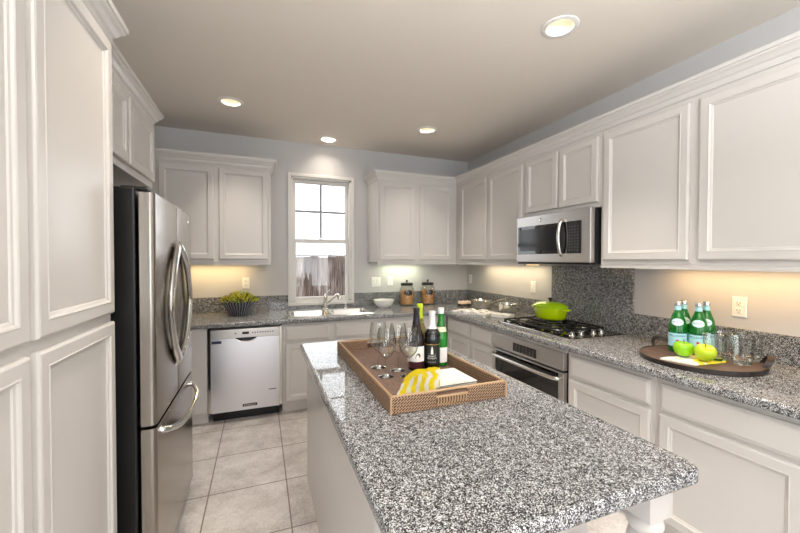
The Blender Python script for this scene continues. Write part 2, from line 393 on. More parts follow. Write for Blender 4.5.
# outside the window
bm = BM(); bx(bm, -8, 5, .22, 14, -.35, -.05); struct('ground', bm, GROUND)
fence = empty('wooden_fence', (-1.6, 1.5, -.05), 'weathered grey wooden board fence outside the window over the sink', 'fence')
x = -3.9; k = 0
while x < 0.8:
    wd = random.uniform(.085, .15); bm = BM(); h = 1.47 + random.uniform(-.012, .012)
    bx(bm, x, x+wd-.0008, 1.5, 1.522 + random.uniform(-.006, .006), -.05, h, .002); obj('fence_board', bm, FENCE, fence); x += wd
bm = BM(); bx(bm, -3.9, .8, 1.524, 1.56, .3, .39); bx(bm, -3.9, .8, 1.524, 1.56, 1.15, 1.24); obj('fence_rail', bm, FENCE, fence)
bm = BM(); bx(bm, -3.9, .8, 1.49, 1.56, 1.474, 1.5); obj('cap_rail', bm, FENCE, fence)

# ------------------------------------------------------------------ recessed ceiling lights
WHITEENAM = mat('can_trim_white', (236, 233, 228), .4)
BAFFLE = mat('can_baffle', (245, 238, 222), .5)
LENS = mat('lamp_lens', (255, 250, 240), .4, emit=(255, 240, 214), estr=1.7)
can_labels = ['large recessed ceiling light nearest the camera, above the stretch between island and microwave',
              'recessed ceiling light in front of the upper cabinet beside the refrigerator',
              'recessed ceiling light straight above the window over the sink',
              'recessed ceiling light in front of the corner cabinets over the pasta jars',
              'unseen recessed ceiling light added above the aisle between pantry and island']
for (x, y), lb, pw, spr in zip(CANS, can_labels, CAN_POWERS, CAN_SPREADS):
    r = empty('recessed_ceiling_light', (x, y, ZC), lb, 'ceiling light', 'recessed lights in the ceiling')
    bm = BM(); lathe(bm, [(.072, .004), (.072, -.003), (.076, -.007), (.096, -.004), (.099, .0), (.099, .001)], (x, y, ZC), 40, cap0=False, cap1=False); obj('trim_ring', bm, WHITEENAM, r, True)
    bm = BM(); lathe(bm, [(.072, 0), (.066, .03), (.058, .075), (.054, .08)], (x, y, ZC), 40, cap0=False, cap1=False); obj('baffle', bm, BAFFLE, r, True)
    bm = BM(); lathe(bm, [(.054, .08), (.050, .070), (.035, .062), (.012, .058)], (x, y, ZC), 40, cap0=False); obj('lamp', bm, LENS, r, True)
    l = bpy.data.lights.new('lamp_light', 'AREA'); l.shape = 'DISK'; l.size = .095; l.energy = pw; l.color = (1.0, .89, .76); l.spread = spr
    lo = bpy.data.objects.new('lamp_light', l); C.objects.link(lo); lo.parent = r; lo.location = (0, 0, .05)

# made-up torchiere behind the camera, added to bounce light off the ceiling
tl = empty('added_bounce_lamp', (-1.9, -4.75, 0), 'unseen torchiere with an upturned bowl, added behind the camera to light the ceiling', 'lamp')
LB = mat('lamp_bronze', (70, 62, 56), .4, .6)
obj('base', lathe(BM(), [(.13, .0006), (.13, .012), (.02, .025)], (-1.9, -4.75, 0), 32), LB, tl, True)
obj('pole', lathe(BM(), [(.012, .02), (.012, 1.70)], (-1.9, -4.75, 0), 16), LB, tl, True)
obj('lamp_shade', lathe(BM(), [(.02, 1.66), (.10, 1.70), (.19, 1.78), (.21, 1.82), (.205, 1.82), (.18, 1.785), (.09, 1.71), (.02, 1.68)], (-1.9, -4.75, 0), 40), LB, tl, True)
l = bpy.data.lights.new('lamp_light', 'AREA'); l.shape = 'DISK'; l.size = .34; l.energy = UPLIGHT_POWER; l.color = (.91, .96, 1.0)
lo = bpy.data.objects.new('lamp_light', l); C.objects.link(lo); lo.parent = tl; lo.location = (0, 0, 1.80); lo.rotation_euler = (PI, 0, 0)

# ------------------------------------------------------------------ cabinets
def cabinet(name, label, face, plane, a, b, z0, z1, back, doors=(), drawers=(), group=None, toe=None, cat='cabinet', low=None):
    """a cabinet unit: carcass with face frame at `plane`, its doors and drawer fronts as parts"""
    mid = (a+b)/2
    loc = {'-Y': (mid, plane, z0), '-X': (plane, mid, z0), '+X': (plane, mid, z0)}[face]
    if toe is not None: loc = (loc[0], loc[1], 0)
    r = empty(name, loc, label, cat, group); bm = BM()
    zz = z0; zt_ = z1
    if z0 == HB:            # bottom panel sits a little above the front rail
        zz = z0 + .024
        if face == '-Y': bx(bm, a, b, plane, plane+.02, z0, zz)
        else: bx(bm, plane, plane+.02, a, b, z0, zz)
    if low is not None:     # open behind the front rail, for the sink bowls
        zt_ = low
        bx(bm, a, b, plane, plane+.02, low, z1)
    if face == '-Y': bx(bm, a, b, plane, back, zz, zt_, .0015, 1)
    else: bx(bm, plane, back, a, b, zz, zt_, .0015, 1)
    obj('carcass', bm, CAB, r)
    if toe is not None:
        bm = BM(); e = .002
        if face == '-Y': bx(bm, a+e, b-e, plane+toe, back-.1, 0, z0)
        elif face == '-X': bx(bm, plane+toe, back-.1, a+e, b-e, 0, z0)
        else: bx(bm, plane-toe, back+.1, a+e, b-e, 0, z0)
        obj('toe_kick', bm, CAB, r)
    for d in doors: front('door', face, plane, d[0], d[1], d[2], d[3], DOOR, r)
    for d in drawers: front('drawer_front', face, plane, d[0], d[1], d[2], d[3], DRAWER, r)
    return r
UF = -.33; UT = 2.315; DB, DT = 1.426, 2.275; e_ = .001
U = 'white upper cabinets'
cabinet('upper_cabinet', 'white two-door upper cabinet on the back wall between refrigerator and window', '-Y', UF, LX+.002, -2.408, HB, UT, WY-.001, [(-3.34, -2.904, DB, DT), (-2.862, -2.432, DB, DT)], group=U)
cabinet('upper_cabinet', 'white two-door upper cabinet on the back wall above the pasta jars', '-Y', UF, -1.312, -.33-e_, HB, UT, WY-.001, [(-1.291, -.876, DB, DT), (-.814, -.401, DB, DT)], group=U)
cabinet('upper_cabinet', 'white two-door upper cabinet on the right wall between corner and microwave', '-X', UF, -1.512, WY-.002, HB, UT, WX-.001, [(-.943, -.446, DB, DT), (-1.491, -.988, DB, DT)], group=U)
cabinet('upper_cabinet', 'short white two-door upper cabinet directly above the microwave', '-X', UF, -2.276, -1.512-e_, 1.792, UT, WX-.001, [(-1.896, -1.539, 1.829, DT), (-2.255, -1.916, 1.829, DT)], group=U)
cabinet('upper_cabinet', 'large white two-door upper cabinet above the round barrel tray', '-X', UF, -3.43, -2.276-e_, HB, UT, WX-.001, [(-2.821, -2.302, DB, DT), (-3.408, -2.869, DB, DT)], group=U)
CROWN = [(0, 0), (.006, 0), (.010, .012), (.012, .028), (.020, .034), (.030, .050), (.042, .060), (.044, .068), (.050, .070), (.052, .088), (0, .088)]
def crown(label, path, z):
    bm = BM(); sweep(bm, [(o, z+h) for o, h in CROWN], path)
    c = obj('crown_moulding', bm, CAB, loc=(path[0][0], path[0][1], z)); tag(c, label, 'moulding'); return c
ZK = 2.304
crown('white crown moulding topping the upper cabinet beside the window and refrigerator', [(LX+.002, UF-e_), (-2.407, UF-e_), (-2.407, WY-.002)], ZK)
crown('long white crown moulding running round the corner above the jar cabinet and the microwave wall', [(-1.313, WY-.002), (-1.313, UF-e_), (UF-e_, UF-e_), (UF-e_, -3.431), (WX-.002, -3.431)], ZK)
# left side: pantry and the cabinet above the refrigerator
PF = -3.035; PE = -2.408; OF = -3.13
pantry = cabinet('pantry_cabinet', 'tall white four-door pantry cabinet at the near end, beside the refrigerator', '+X', PF, -3.58, PE, .1, 2.268, LX+.001,
    [(-2.925, -2.424, 1.222, 2.225), (-2.925, -2.424, .115, 1.190), (-3.475, -2.958, 1.222, 2.225), (-3.475, -2.958, .115, 1.190)], toe=.06, cat='pantry')
crown('white crown moulding on top of the tall pantry', [(PF+e_, -3.581), (PF+e_, PE+e_), (OF+.004, PE+e_)], 2.232)
OF = -3.13
cabinet('upper_cabinet', 'white two-door cabinet above the refrigerator, set back from the pantry', '+X', OF, PE+.002, -1.418, 1.862, 2.29, LX+.001, [(-2.37, -1.900, 1.90, 2.242), (-1.882, -1.436, 1.90, 2.242)], group=U)
crown('white crown moulding on the cabinet above the refrigerator', [(OF+e_, PE+.06), (OF+e_, -1.417), (LX+.002, -1.417)], 2.25)

# base cabinets
BF = -.615; BT = HC-.042; DZ0, DZ1, BZ0, BZ1 = .672, .806, .118, .650
Bg = 'white base cabinets'
cabinet('base_cabinet', 'narrow white base panel between refrigerator and dishwasher', '-Y', BF, -3.30, -2.932, .1, BT, WY-.001, toe=.05, group=Bg)
cabinet('base_cabinet', 'white sink base cabinet beside the dishwasher, under the window', '-Y', BF, -2.318, -1.402, .1, BT, WY-.001, [(-2.293, -1.885, BZ0, BZ1), (-1.835, -1.425, BZ0, BZ1)], [(-2.293, -1.885, DZ0, DZ1), (-1.835, -1.425, DZ0, DZ1)], group=Bg, toe=.05, low=.70)
cabinet('base_cabinet', 'white base cabinet on the back wall between sink and corner', '-Y', BF, -1.401, BF-e_, .1, BT, WY-.001, [(-1.378, -1.05, BZ0, BZ1), (-1.01, -.68, BZ0, BZ1)], [(-1.378, -.68, DZ0, DZ1)], group=Bg, toe=.05)
cabinet('base_cabinet', 'white base cabinet with two drawers over two doors, between corner and oven', '-X', BF, -1.489, BF-.022, .1, BT, WX-.001, [(-1.099, -.684, BZ0, BZ1), (-1.476, -1.127, BZ0, BZ1)], [(-1.099, -.684, DZ0, DZ1), (-1.476, -1.127, DZ0, DZ1)], group=Bg, toe=.05)
cabinet('base_cabinet', 'white base cabinet with one drawer right beside the oven', '-X', BF, -2.844, -2.28, .1, BT, WX-.001, [(-2.821, -2.30, BZ0, BZ1)], [(-2.821, -2.30, DZ0, DZ1)], group=Bg, toe=.05)
cabinet('base_cabinet', 'white base cabinet with one drawer below the round barrel tray', '-X', BF, -3.43, -2.845, .1, BT, WX-.001, [(-3.395, -2.869, BZ0, BZ1)], [(-3.395, -2.869, DZ0, DZ1)], group=Bg, toe=.05)

# ------------------------------------------------------------------ granite worktop
CF = -.655
ct = empty('granite_worktop', (-.3, -.3, HC-.042), 'grey speckled granite worktop running round the corner along both walls', 'worktop')
SX0, SX1, SY0, SY1 = -2.235, -1.425, -.545, -.115
bm = BM(); XR = WX-.001; YB = WY-.001; XL = LX+.001; YE = -3.43; zt, zb = HC, HC-.042
for x0, x1, y0, y1 in ((XL, SX0, CF, YB), (SX0, SX1, CF, SY0), (SX0, SX1, SY1, YB), (SX1, CF, CF, YB), (CF, XR, CF, YB)):
    for z in (zt, zb): bm.faces.new([bm.verts.new((a, b, z)) for a, b in ((x0, y0), (x1, y0), (x1, y1), (x0, y1))])
for z in (zt, zb): bm.faces.new([bm.verts.new((a, b, z)) for a, b in ((CF, YE), (XR, YE), (XR, CF), (CF, CF))])
for a, b in (((SX0, SY0), (SX1, SY0)), ((SX1, SY0), (SX1, SY1)), ((SX1, SY1), (SX0, SY1)), ((SX0, SY1), (SX0, SY0)), ((CF, YE), (XR, YE))):
    bm.faces.new([bm.verts.new(v) for v in ((*a, zb), (*b, zb), (*b, zt), (*a, zt))])
NOSE = [(0, zt)] + [(.006 + .012*math.sin(t), zt-.012 + .012*math.cos(t)) for t in (0, .4, .8, 1.2, PI/2)] + [(.018, zb+.012)] + [(.006 + .012*math.cos(t), zb+.012 - .012*math.sin(t)) for t in (.4, .8, 1.2, PI/2)] + [(0, zb)]
sweep(bm, NOSE, [(XL, CF), (CF, CF), (CF, YE)])
bmesh.ops.remove_doubles(bm, verts=bm.verts, dist=.0002)
obj('slab', bm, GRAN, ct, True)
BSZ = HC + .155
bm = BM(); bx(bm, XL, WX0-casing-.001, WY-.021, YB, HC, BSZ, .002); obj('backsplash', bm, GRAN, ct)
bm = BM(); bx(bm, WX0-casing, WX1+casing, WY-.021, YB, HC, WZ0-.033, .002); obj('backsplash', bm, GRAN, ct)
bm = BM(); bx(bm, WX1+casing+.001, XR, WY-.021, YB, HC, BSZ, .002); obj('backsplash', bm, GRAN, ct)
bm = BM(); bx(bm, WX-.021, XR, -1.452, WY-.022, HC, BSZ, .002); obj('backsplash', bm, GRAN, ct)
bm = BM(); bx(bm, WX-.023, XR, -2.240, -1.453, HC, HB-.0015, .002); obj('full_height_backsplash', bm, GRAN, ct, label='tall granite panel behind the cooktop')
bm = BM(); bx(bm, WX-.021, XR, YE, -2.241, HC, BSZ, .002); obj('backsplash', bm, GRAN, ct)

# island
IX0, IX1, IY0, IY1 = -2.270, -1.412, -3.496, -1.664
isl = empty('kitchen_island', (-1.84, -2.4, 0), 'white kitchen island with a grey speckled granite top, carrying the wicker tray', 'kitchen island')
bm = BM(); rc = .03
def rrect(x0, x1, y0, y1, r, n=6):
    out = []
    for cx, cy, a0 in ((x0+r, y0+r, PI), (x1-r, y0+r, 1.5*PI), (x1-r, y1-r, 0), (x0+r, y1-r, .5*PI)):
        for k in range(n+1): a = a0 + k/n*PI/2; out.append((cx+r*math.cos(a), cy+r*math.sin(a)))
    return out
base = rrect(IX0+.018, IX1-.018, IY0+.018, IY1-.018, rc)
ringz = sweep(bm, [(o-.0, z) for o, z in NOSE], base, closed=True)
bm.faces.new([r[0] for r in ringz]); bm.faces.new([r[-1] for r in ringz][::-1])
obj('island_top', bm, GRAN, isl, True)
bm = BM(); bx(bm, -2.225, -1.46, -3.17, -1.695, 0, HC-.042, .002); obj('island_base', bm, CAB, isl)
def turned_leg(x, y):
    bm = BM(); t0 = HC-.042; bx(bm, x-.046, x+.046, y-.046, y+.046, t0-.118, t0, .002)
    lathe(bm, [(.030, t0-.118), (.040, t0-.128), (.046, t0-.14), (.046, t0-.15), (.036, t0-.165), (.042, t0-.185), (.050, t0-.23), (.048, t0-.30), (.036, t0-.42), (.028, t0-.55), (.026, t0-.60), (.036, t0-.615), (.036, t0-.63), (.028, t0-.65), (.034, t0-.70), (.038, t0-.76), (.030, 0)], (x, y, 0), 24)
    return bm
for x, y in ((-1.501, -3.394), (-2.18, -3.394)): obj('turned_leg', turned_leg(x, y), CAB, isl, True)

# ------------------------------------------------------------------ sink and faucet
SINKM = mat('sink_steel', (214, 213, 210), .22, 1.0)
sk = empty('kitchen_sink', (-1.83, -.33, HC), 'stainless double-bowl sink set in the worktop under the window', 'sink')
bm = BM()
rim = rrect(SX0-.018, SX1+.018, SY0-.018, SY1+.018, .03)
def ring_at(pts, z): return [bm.verts.new((x, y, z)) for x, y in pts]
bowls = [(SX0+.012, -1.845, SY0+.012, SY1-.055), (-1.815, SX1-.012, SY0+.012, SY1-.055)]
r0 = ring_at(rim, HC+.0008); r1 = ring_at(rrect(SX0-.014, SX1+.014, SY0-.014, SY1+.014, .03), HC+.005)
for i in range(len(r0)): bm.faces.new((r0[i], r0[(i+1) % len(r0)], r1[(i+1) % len(r0)], r1[i]))
tops = []
for (x0, x1, y0, y1) in bowls:
    pr = None
    for ins, z, rr in ((0, HC+.005, .05), (.004, HC-.002, .05), (.012, HC-.12, .05), (.03, HC-.155, .05), (.10, HC-.162, .04)):
        q = ring_at(rrect(x0+ins, x1-ins, y0+ins, y1-ins, rr), z)
        if pr:
            for i in range(len(q)): bm.faces.new((pr[i], pr[(i+1) % len(q)], q[(i+1) % len(q)], q[i]))
        else: tops.append(q)
        pr = q
    bm.faces.new(pr)
ed = []
for loop in [r1] + tops:
    for i in range(len(loop)): 
        e = bm.edges.get((loop[i], loop[(i+1) % len(loop)])); ed.append(e)
bmesh.ops.triangle_fill(bm, use_beauty=True, edges=ed, normal=(0, 0, 1))
obj('basin', bm, SINKM, sk, True)
for (x0, x1, y0, y1) in bowls:
    bm = BM(); lathe(bm, [(.042, HC-.1615), (.040, HC-.158), (.028, HC-.157), (.02, HC-.160)], ((x0+x1)/2, (y0+y1)/2, 0), 24); obj('drain', bm, CHROME, sk, True)
fc = empty('faucet', (-1.845, -.138, HC+.005), 'chrome pull-out kitchen faucet at the back of the sink', 'faucet')
bx_, by_ = -1.845, -.138
bm = BM(); lathe(bm, [(.032, HC+.0055), (.030, HC+.014), (.022, HC+.022), (.021, HC+.13), (.024, HC+.135), (.024, HC+.15), (.018, HC+.163), (.006, HC+.167)], (bx_, by_, 0), 24); obj('body', bm, CHROME, fc, True)
bm = BM(); tube(bm, smoothpath([(bx_+.006, by_-.012, HC+.055), (bx_+.045, by_-.075, HC+.11), (bx_+.09, by_-.145, HC+.165)]), .0125, 12); obj('spout', bm, CHROME, fc, True)
bm = BM(); tube(bm, smoothpath([(bx_+.085, by_-.138, HC+.162), (bx_+.105, by_-.168, HC+.168), (bx_+.113, by_-.185, HC+.150), (bx_+.115, by_-.19, HC+.13)]), [.017, .018, .019, .02, .021, .022, .022, .022, .022, .022, .022, .022, .022, .022, .022, .022, .022, .022, .020][:19], 14); obj('spray_head', bm, CHROME, fc, True)
bm = BM(); tube(bm, [(bx_, by_, HC+.16), (bx_+.02, by_+.01, HC+.185), (bx_+.055, by_+.018, HC+.215)], [.008, .007, .006], 10); obj('lever', bm, CHROME, fc, True)
sd = empty('soap_dispenser', (-1.62, -.14, HC+.005), 'small chrome soap dispenser beside the faucet', 'soap dispenser')
bm = BM(); lathe(bm, [(.022, HC+.0055), (.02, HC+.012), (.011, HC+.016), (.010, HC+.05), (.014, HC+.054), (.014, HC+.066), (.006, HC+.07)], (-1.62, -.14, 0), 18); obj('pump', bm, CHROME, sd, True)
bm = BM(); tube(bm, [(-1.62, -.14, HC+.062), (-1.625, -.17, HC+.064), (-1.63, -.20, HC+.058)], .006, 8); obj('nozzle', bm, CHROME, sd, True)

# ------------------------------------------------------------------ dishwasher
dw = empty('dishwasher', (-2.625, -.62, 0), 'stainless steel dishwasher under the worktop, between base panel and sink cabinet', 'dishwasher')
X0, X1 = -2.926, -2.322
bm = BM(); bx(bm, X0, X1, -.60, 0.0, .1, HC-.046); obj('tub', bm, BLACKP, dw)
bm = BM(); bx(bm, X0+.03, X1-.03, -.56, -.1, 0, .1); obj('toe_kick', bm, BLACKP, dw)
bm = BM(); n = 12; prev = None
xa, xb = X0+.022, X1-.022; zA, zB = .098, .735
for i in range(n+1):
    s_ = i/n; zz = zA + (zB-zA)*s_; yy = -.640 - .008*math.sin(PI*s_)
    q = [bm.verts.new((x, y, zz)) for x, y in ((xa, -.601), (xa, yy+.004), (xa+.004, yy), (xb-.004, yy), (xb, yy+.004), (xb, -.601))]
    if prev:
        for j in range(5): bm.faces.new((prev[j], prev[j+1], q[j+1], q[j]))
    else: bm.faces.new(q)
    prev = q
DWS = mat('dishwasher_steel', (226, 226, 232), .30, 1.0)
bm.faces.new(prev[::-1]); obj('door', bm, DWS, dw, True)
bm = BM(); bx(bm, xa, xb, -.652, -.601, .737, .818, .006); obj('control_panel', bm, STEEL, dw)
for a in ((X0+.001, X0+.021), (X1-.021, X1-.001)): obj('side_trim', bx(BM(), a[0], a[1], -.622, -.601, .1, .822), STEELP, dw)
bm = BM(); k = []
for i in range(17):
    a = i/16; k.append((-2.625-.085+.17*a, -.6525, .737 - .026*math.sin(PI*a)**.6))
vt = [bm.verts.new(p) for p in k]; vb = [bm.verts.new((p[0], -.640, p[2])) for p in k]
bm.faces.new(vt + [bm.verts.new((-2.54, -.6525, .742)), bm.verts.new((-2.71, -.6525, .742))])
obj('handle_pocket', bm, mat('pocket_dark', (30, 34, 48), .2), dw)
bm = BM(); tube(bm, smoothpath([(p[0], -.655, p[2]-.004) for p in k[::4]], 5), .006, 10); obj('handle_lip', bm, STEELP, dw, True)
bm = BM()
for i in range(9): bx(bm, -2.575+.021*i, -2.575+.021*i+.010, -.6535, -.652, .776, .786)
bx(bm, -2.655, -2.60, -.6535, -.652, .770, .792); bx(bm, -2.715, -2.703, -.6535, -.652, .776, .786); obj('control_button', bm, BLACKP, dw)
bm = BM(); bx(bm, -2.655, -2.535, -.6448, -.6415, .128, .152, .001); obj('badge', bm, BLACKP, dw)
bm = BM()
for i in range(6): bx(bm, -2.645+.017*i, -2.645+.017*i+.011, -.6453, -.6448, .136, .145)
obj('badge_lettering', bm, STEELP, dw)
bm = BM(); bx(bm, xa+.008, xa+.085, -.6445, -.6425, .698, .722, .001); obj('sticker', bm, mat('navy_sticker', (52, 56, 92), .3), dw)
bm = BM(); bx(bm, xb-.095, xb-.03, -.6475, -.6455, .255, .262); obj('small_marking', bm, BLACKP, dw)

# ------------------------------------------------------------------ refrigerator
fr = empty('refrigerator', (-3.25, -1.93, 0), 'stainless french-door refrigerator with black sides, between pantry and worktop', 'refrigerator')
FY0, FY1, FX = -2.348, -1.508, -2.905; FM = -1.928
bm = BM(); bx(bm, -3.62, -2.972, FY0+.004, FY1-.004, .045, 1.712, .008); obj('case', bm, BLACKP, fr)
bm = BM()
for y in (FY0+.03, FY1-.07): bx(bm, -3.03, -2.935, y, y+.05, 1.704, 1.722, .006)
obj('hinge_cover', bm, BLACKP, fr)
bm = BM(); bx(bm, -3.6, -2.965, FY0+.02, FY1-.02, 0, .06); obj('base_grille', bm, BLACKP, fr)
FRS = mat('refrigerator_steel', (164, 158, 150), .24, 1.0)
def fdoor(name, y0, y1, z0, z1, bow, ra, rb):
    """door slab with rounded vertical front edges"""
    bm = BM(); pts = []
    xb_ = -2.958; xf = FX
    n = 7
    for k in range(n): a = k/(n-1)*PI/2; pts.append((xf - ra*(1-math.sin(a)), y0 + ra*(1-math.cos(a))))
    for k in range(n): a = k/(n-1)*PI/2; pts.append((xf - rb*(1-math.cos(a)), y1 - rb*(1-math.sin(a))))
    pts = [(xb_, y0)] + pts + [(xb_, y1)]
    lo = [bm.verts.new((x, y, z0)) for x, y in pts]; hi = [bm.verts.new((x, y, z1)) for x, y in pts]
    for i in range(len(pts)): j = (i+1) % len(pts); bm.faces.new((lo[i], lo[j], hi[j], hi[i]))
    bm.faces.new(lo[::-1]); bm.faces.new(hi)
    return obj(name, bm, FRS, fr, True)
d1 = fdoor('door', FY0, FM-.003, .742, 1.694, .0, .020, .004); d2 = fdoor('door', FM+.003, FY1, .742, 1.694, .0, .004, .020)
dz = fdoor('freezer_drawer', FY0, FY1, .065, .728, .0, .020, .020)
def handle(sg, parent):
    bm = BM(); y = FM + sg*.030; b = .205
    P = [(FX-.004, y, 1.500), (FX+.012, y+sg*.02, 1.475), (FX+.018, y+sg*b*.62, 1.385), (FX+.020, y+sg*b, 1.20), (FX+.018, y+sg*b*.62, 1.015), (FX+.012, y+sg*.02, .928), (FX-.004, y, .902)]
    pp = smoothpath(P, 6); n = len(pp)
    rr = [.024 + .012*abs(2*i/(n-1)-1)**1.5 for i in range(n)]
    tube(bm, pp, rr, 14, .55, updir=(0, 1, .001)); return obj('handle', bm, CHROME, parent, True)
handle(-1, d1); handle(1, d2)
bm = BM(); P = [(FX-.004, FY0+.085, .60), (FX+.025, FY0+.10, .605), (FX+.055, FY0+.20, .625), (FX+.066, FM, .645), (FX+.055, FY1-.20, .655), (FX+.025, FY1-.10, .652), (FX-.004, FY1-.085, .65)]
P = [(FX-.004, FY0+.06, .700), (FX+.024, FY0+.075, .690), (FX+.052, FY0+.20, .658), (FX+.062, FM, .636), (FX+.056, FY1-.20, .640), (FX+.024, FY1-.085, .655), (FX-.004, FY1-.07, .665)]
tube(bm, smoothpath(P, 6), .014, 12, .8); obj('handle', bm, CHROME, dz, True)
bm = BM(); b2 = BM(); lathe(b2, [(.013, 0), (.013, .002), (.009, .003)], (0, 0, 0), 20); bmesh.ops.rotate(b2, verts=b2.verts, matrix=Matrix.Rotation(PI/2, 3, 'Y')); bmesh.ops.translate(b2, verts=b2.verts, vec=(FX, -1.62, 1.645)); merge(bm, b2); obj('badge', bm, CHROME, d2, True)

# ------------------------------------------------------------------ microwave
mw = empty('microwave', (-.3, -1.89, 1.396), 'stainless over-the-range microwave with black glass door, above the cooktop', 'microwave')
MX, MY0, MY1, MZ0, MZ1 = -.42, -2.268, -1.516, 1.396, 1.788
bm = BM(); bx(bm, MX+.045, WX-.026, MY0+.002, MY1-.002, MZ0+.002, MZ1-.002, .002); obj('case', bm, BLACKP, mw)
bm = BM(); bx(bm, MX, MX+.044, MY0, MY1, MZ0+.012, MZ1, .005); obj('front_frame', bm, STEEL, mw)
bm = BM(); bx(bm, MX+.01, MX+.15, MY0+.01, MY1-.01, MZ0-.002, MZ0+.010); obj('vent_grille', bm, BLACKP, mw)
bm = BM(); bx(bm, MX-.006, MX-.0005, -2.195, MY1-.022, 1.473, 1.705, .002); obj('door_window', bm, BLACKG, mw)
bm = BM(); bx(bm, MX-.0075, MX-.006, -1.98, MY1-.05, 1.50, 1.68); obj('screen', bm, mat('oven_screen', (24, 24, 26), .12), mw)
bm = BM(); bx(bm, MX-.008, MX-.0062, -2.188, -2.075, 1.478, 1.70, .001); obj('control_panel', bm, BLACKG, mw)
BTN = mat('grey_button_print', (112, 114, 118), .5)
bm = BM()
for i in range(4):
    for j in range(9): bx(bm, MX-.0088, MX-.008, -2.178+.025*i, -2.178+.025*i+.010, 1.495+.021*j, 1.495+.021*j+.004)
obj('button_print', bm, BTN, mw)
bm = BM(); P = [(MX-.004, -2.028, 1.458), (MX-.028, -2.033, 1.475), (MX-.042, -2.033, 1.53), (MX-.048, -2.033, 1.59), (MX-.042, -2.033, 1.65), (MX-.028, -2.033, 1.705), (MX-.004, -2.028, 1.722)]
tube(bm, smoothpath(P, 6), .012, 12, 1.1); obj('handle', bm, STEELP, mw, True)
bm = BM(); b2 = BM(); lathe(b2, [(.016, 0), (.016, .002), (.013, .003)], (0, 0, 0), 24); bmesh.ops.rotate(b2, verts=b2.verts, matrix=Matrix.Rotation(-PI/2, 3, 'Y')); bmesh.ops.translate(b2, verts=b2.verts, vec=(MX, -1.80, 1.745)); merge(bm, b2); obj('badge', bm, CHROME, mw, True)

# ------------------------------------------------------------------ wall oven under the cooktop
ov = empty('oven', (-.35, -1.885, .1), 'stainless built-in oven with black glass door, under the cooktop', 'oven')
OY0, OY1, OX = -2.272, -1.497, -.645
bm = BM(); bx(bm, -.614, WX-.03, OY0-.004, OY1+.004, .02, BT-.002); obj('case', bm, BLACKP, ov)
bm = BM(); bx(bm, -.634, -.614, OY0-.006, OY1+.004, .812, BT-.001); obj('surround', bm, CAB, ov); obj('surround', bx(BM(), -.634, -.614, OY0-.006, OY1+.004, .02, .118), CAB, ov)
bm = BM(); bx(bm, OX-.004, -.614, OY0, OY1, .692, .810, .003); obj('control_panel', bm, STEEL, ov)
bm = BM(); bx(bm, OX-.006, OX-.0042, -2.02, -1.765, .712, .776, .001); obj('display', bm, BLACKG, ov)
bm = BM()
for i in range(6):
    for j in range(3): bx(bm, OX-.0067, OX-.006, -2.0+.038*i, -2.0+.038*i+.014, .722+.017*j, .722+.017*j+.005)
obj('button_print', bm, BTN, ov)
bm = BM(); b2 = BM(); bx(b2, OX-.002, -.614, OY0, OY1, .12, .678, .003); merge(bm, b2); dr = obj('door', bm, STEEL, ov)
bm = BM(); bx(bm, OX-.004, OX-.0022, OY0+.045, OY1-.04, .17, .668, .001); obj('door_glass', bm, BLACKG, dr)
bm = BM(); tube(bm, smoothpath([(OX-.004, OY1-.02, .640), (OX-.04, OY1-.03, .640), (OX-.055, OY1-.10, .640), (OX-.058, -1.885, .640), (OX-.055, OY0+.10, .640), (OX-.04, OY0+.03, .640), (OX-.004, OY0+.02, .640)], 6), .0135, 12); obj('handle', bm, STEELP, dr, True)

# ------------------------------------------------------------------ gas cooktop
CX0, CX1, CY0, CY1 = -.545, -.035, -2.245, -1.462
ck = empty('gas_cooktop', (-.29, -1.85, HC), 'black gas cooktop with cast-iron grates and steel knobs, set in the worktop', 'cooktop')
bm = BM(); bx(bm, CX0, CX1, CY0, CY1, HC+.0005, HC+.008, .003); obj('trim', bm, STEELP, ck)
bm = BM(); bx(bm, CX0+.012, CX1-.012, CY0+.012, CY1-.012, HC+.008, HC+.0105, .001); obj('glass_plate', bm, BLACKG, ck)
BURN = [(-.42, -1.62), (-.16, -1.62), (-.29, -1.80), (-.42, -1.98), (-.16, -1.98)]
for x, y in BURN:
    bm = BM(); lathe(bm, [(.05, .0106), (.05, .016), (.042, .022), (.034, .022), (.034, .028), (.006, .030)], (x, y, HC), 24); b = obj('burner', bm, STEELP, ck, True)
    bm = BM(); lathe(bm, [(.036, .0285), (.036, .036), (.030, .039), (.004, .040)], (x, y, HC), 24); obj('burner_cap', bm, BLACKP, b, True)
for (y0, y1) in ((-1.475, -1.705), (-1.710, -1.89), (-1.895, -2.085)):
    bm = BM(); z = HC+.036; t = .005
    x0, x1 = CX0+.03, CX1-.02; ya, yb = y1, y0
    for y in (ya+.006, yb-.006): bx(bm, x0, x1, y-t, y+t, z-.012, z, .002)
    for x in (x0+.006, x1-.006, (x0+x1)/2): bx(bm, x-t, x+t, ya, yb, z-.012, z, .002)
    for cx in ((x0*.75+x1*.25), (x0*.25+x1*.75)):
        bx(bm, cx-t, cx+t, ya, ya+.06, z-.008, z+.004, .002); bx(bm, cx-t, cx+t, yb-.06, yb, z-.008, z+.004, .002)
        cy = (ya+yb)/2; bx(bm, x0 if cx < (x0+x1)/2 else cx+.035, cx-.035 if cx < (x0+x1)/2 else x1, cy-t, cy+t, z-.008, z+.004, .002)
    for x in (x0+.008, x1-.008):
        for y in (ya+.008, yb-.008): bx(bm, x-.008, x+.008, y-.008, y+.008, HC+.0106, z-.010, .002)
    obj('grate', bm, IRON, ck)
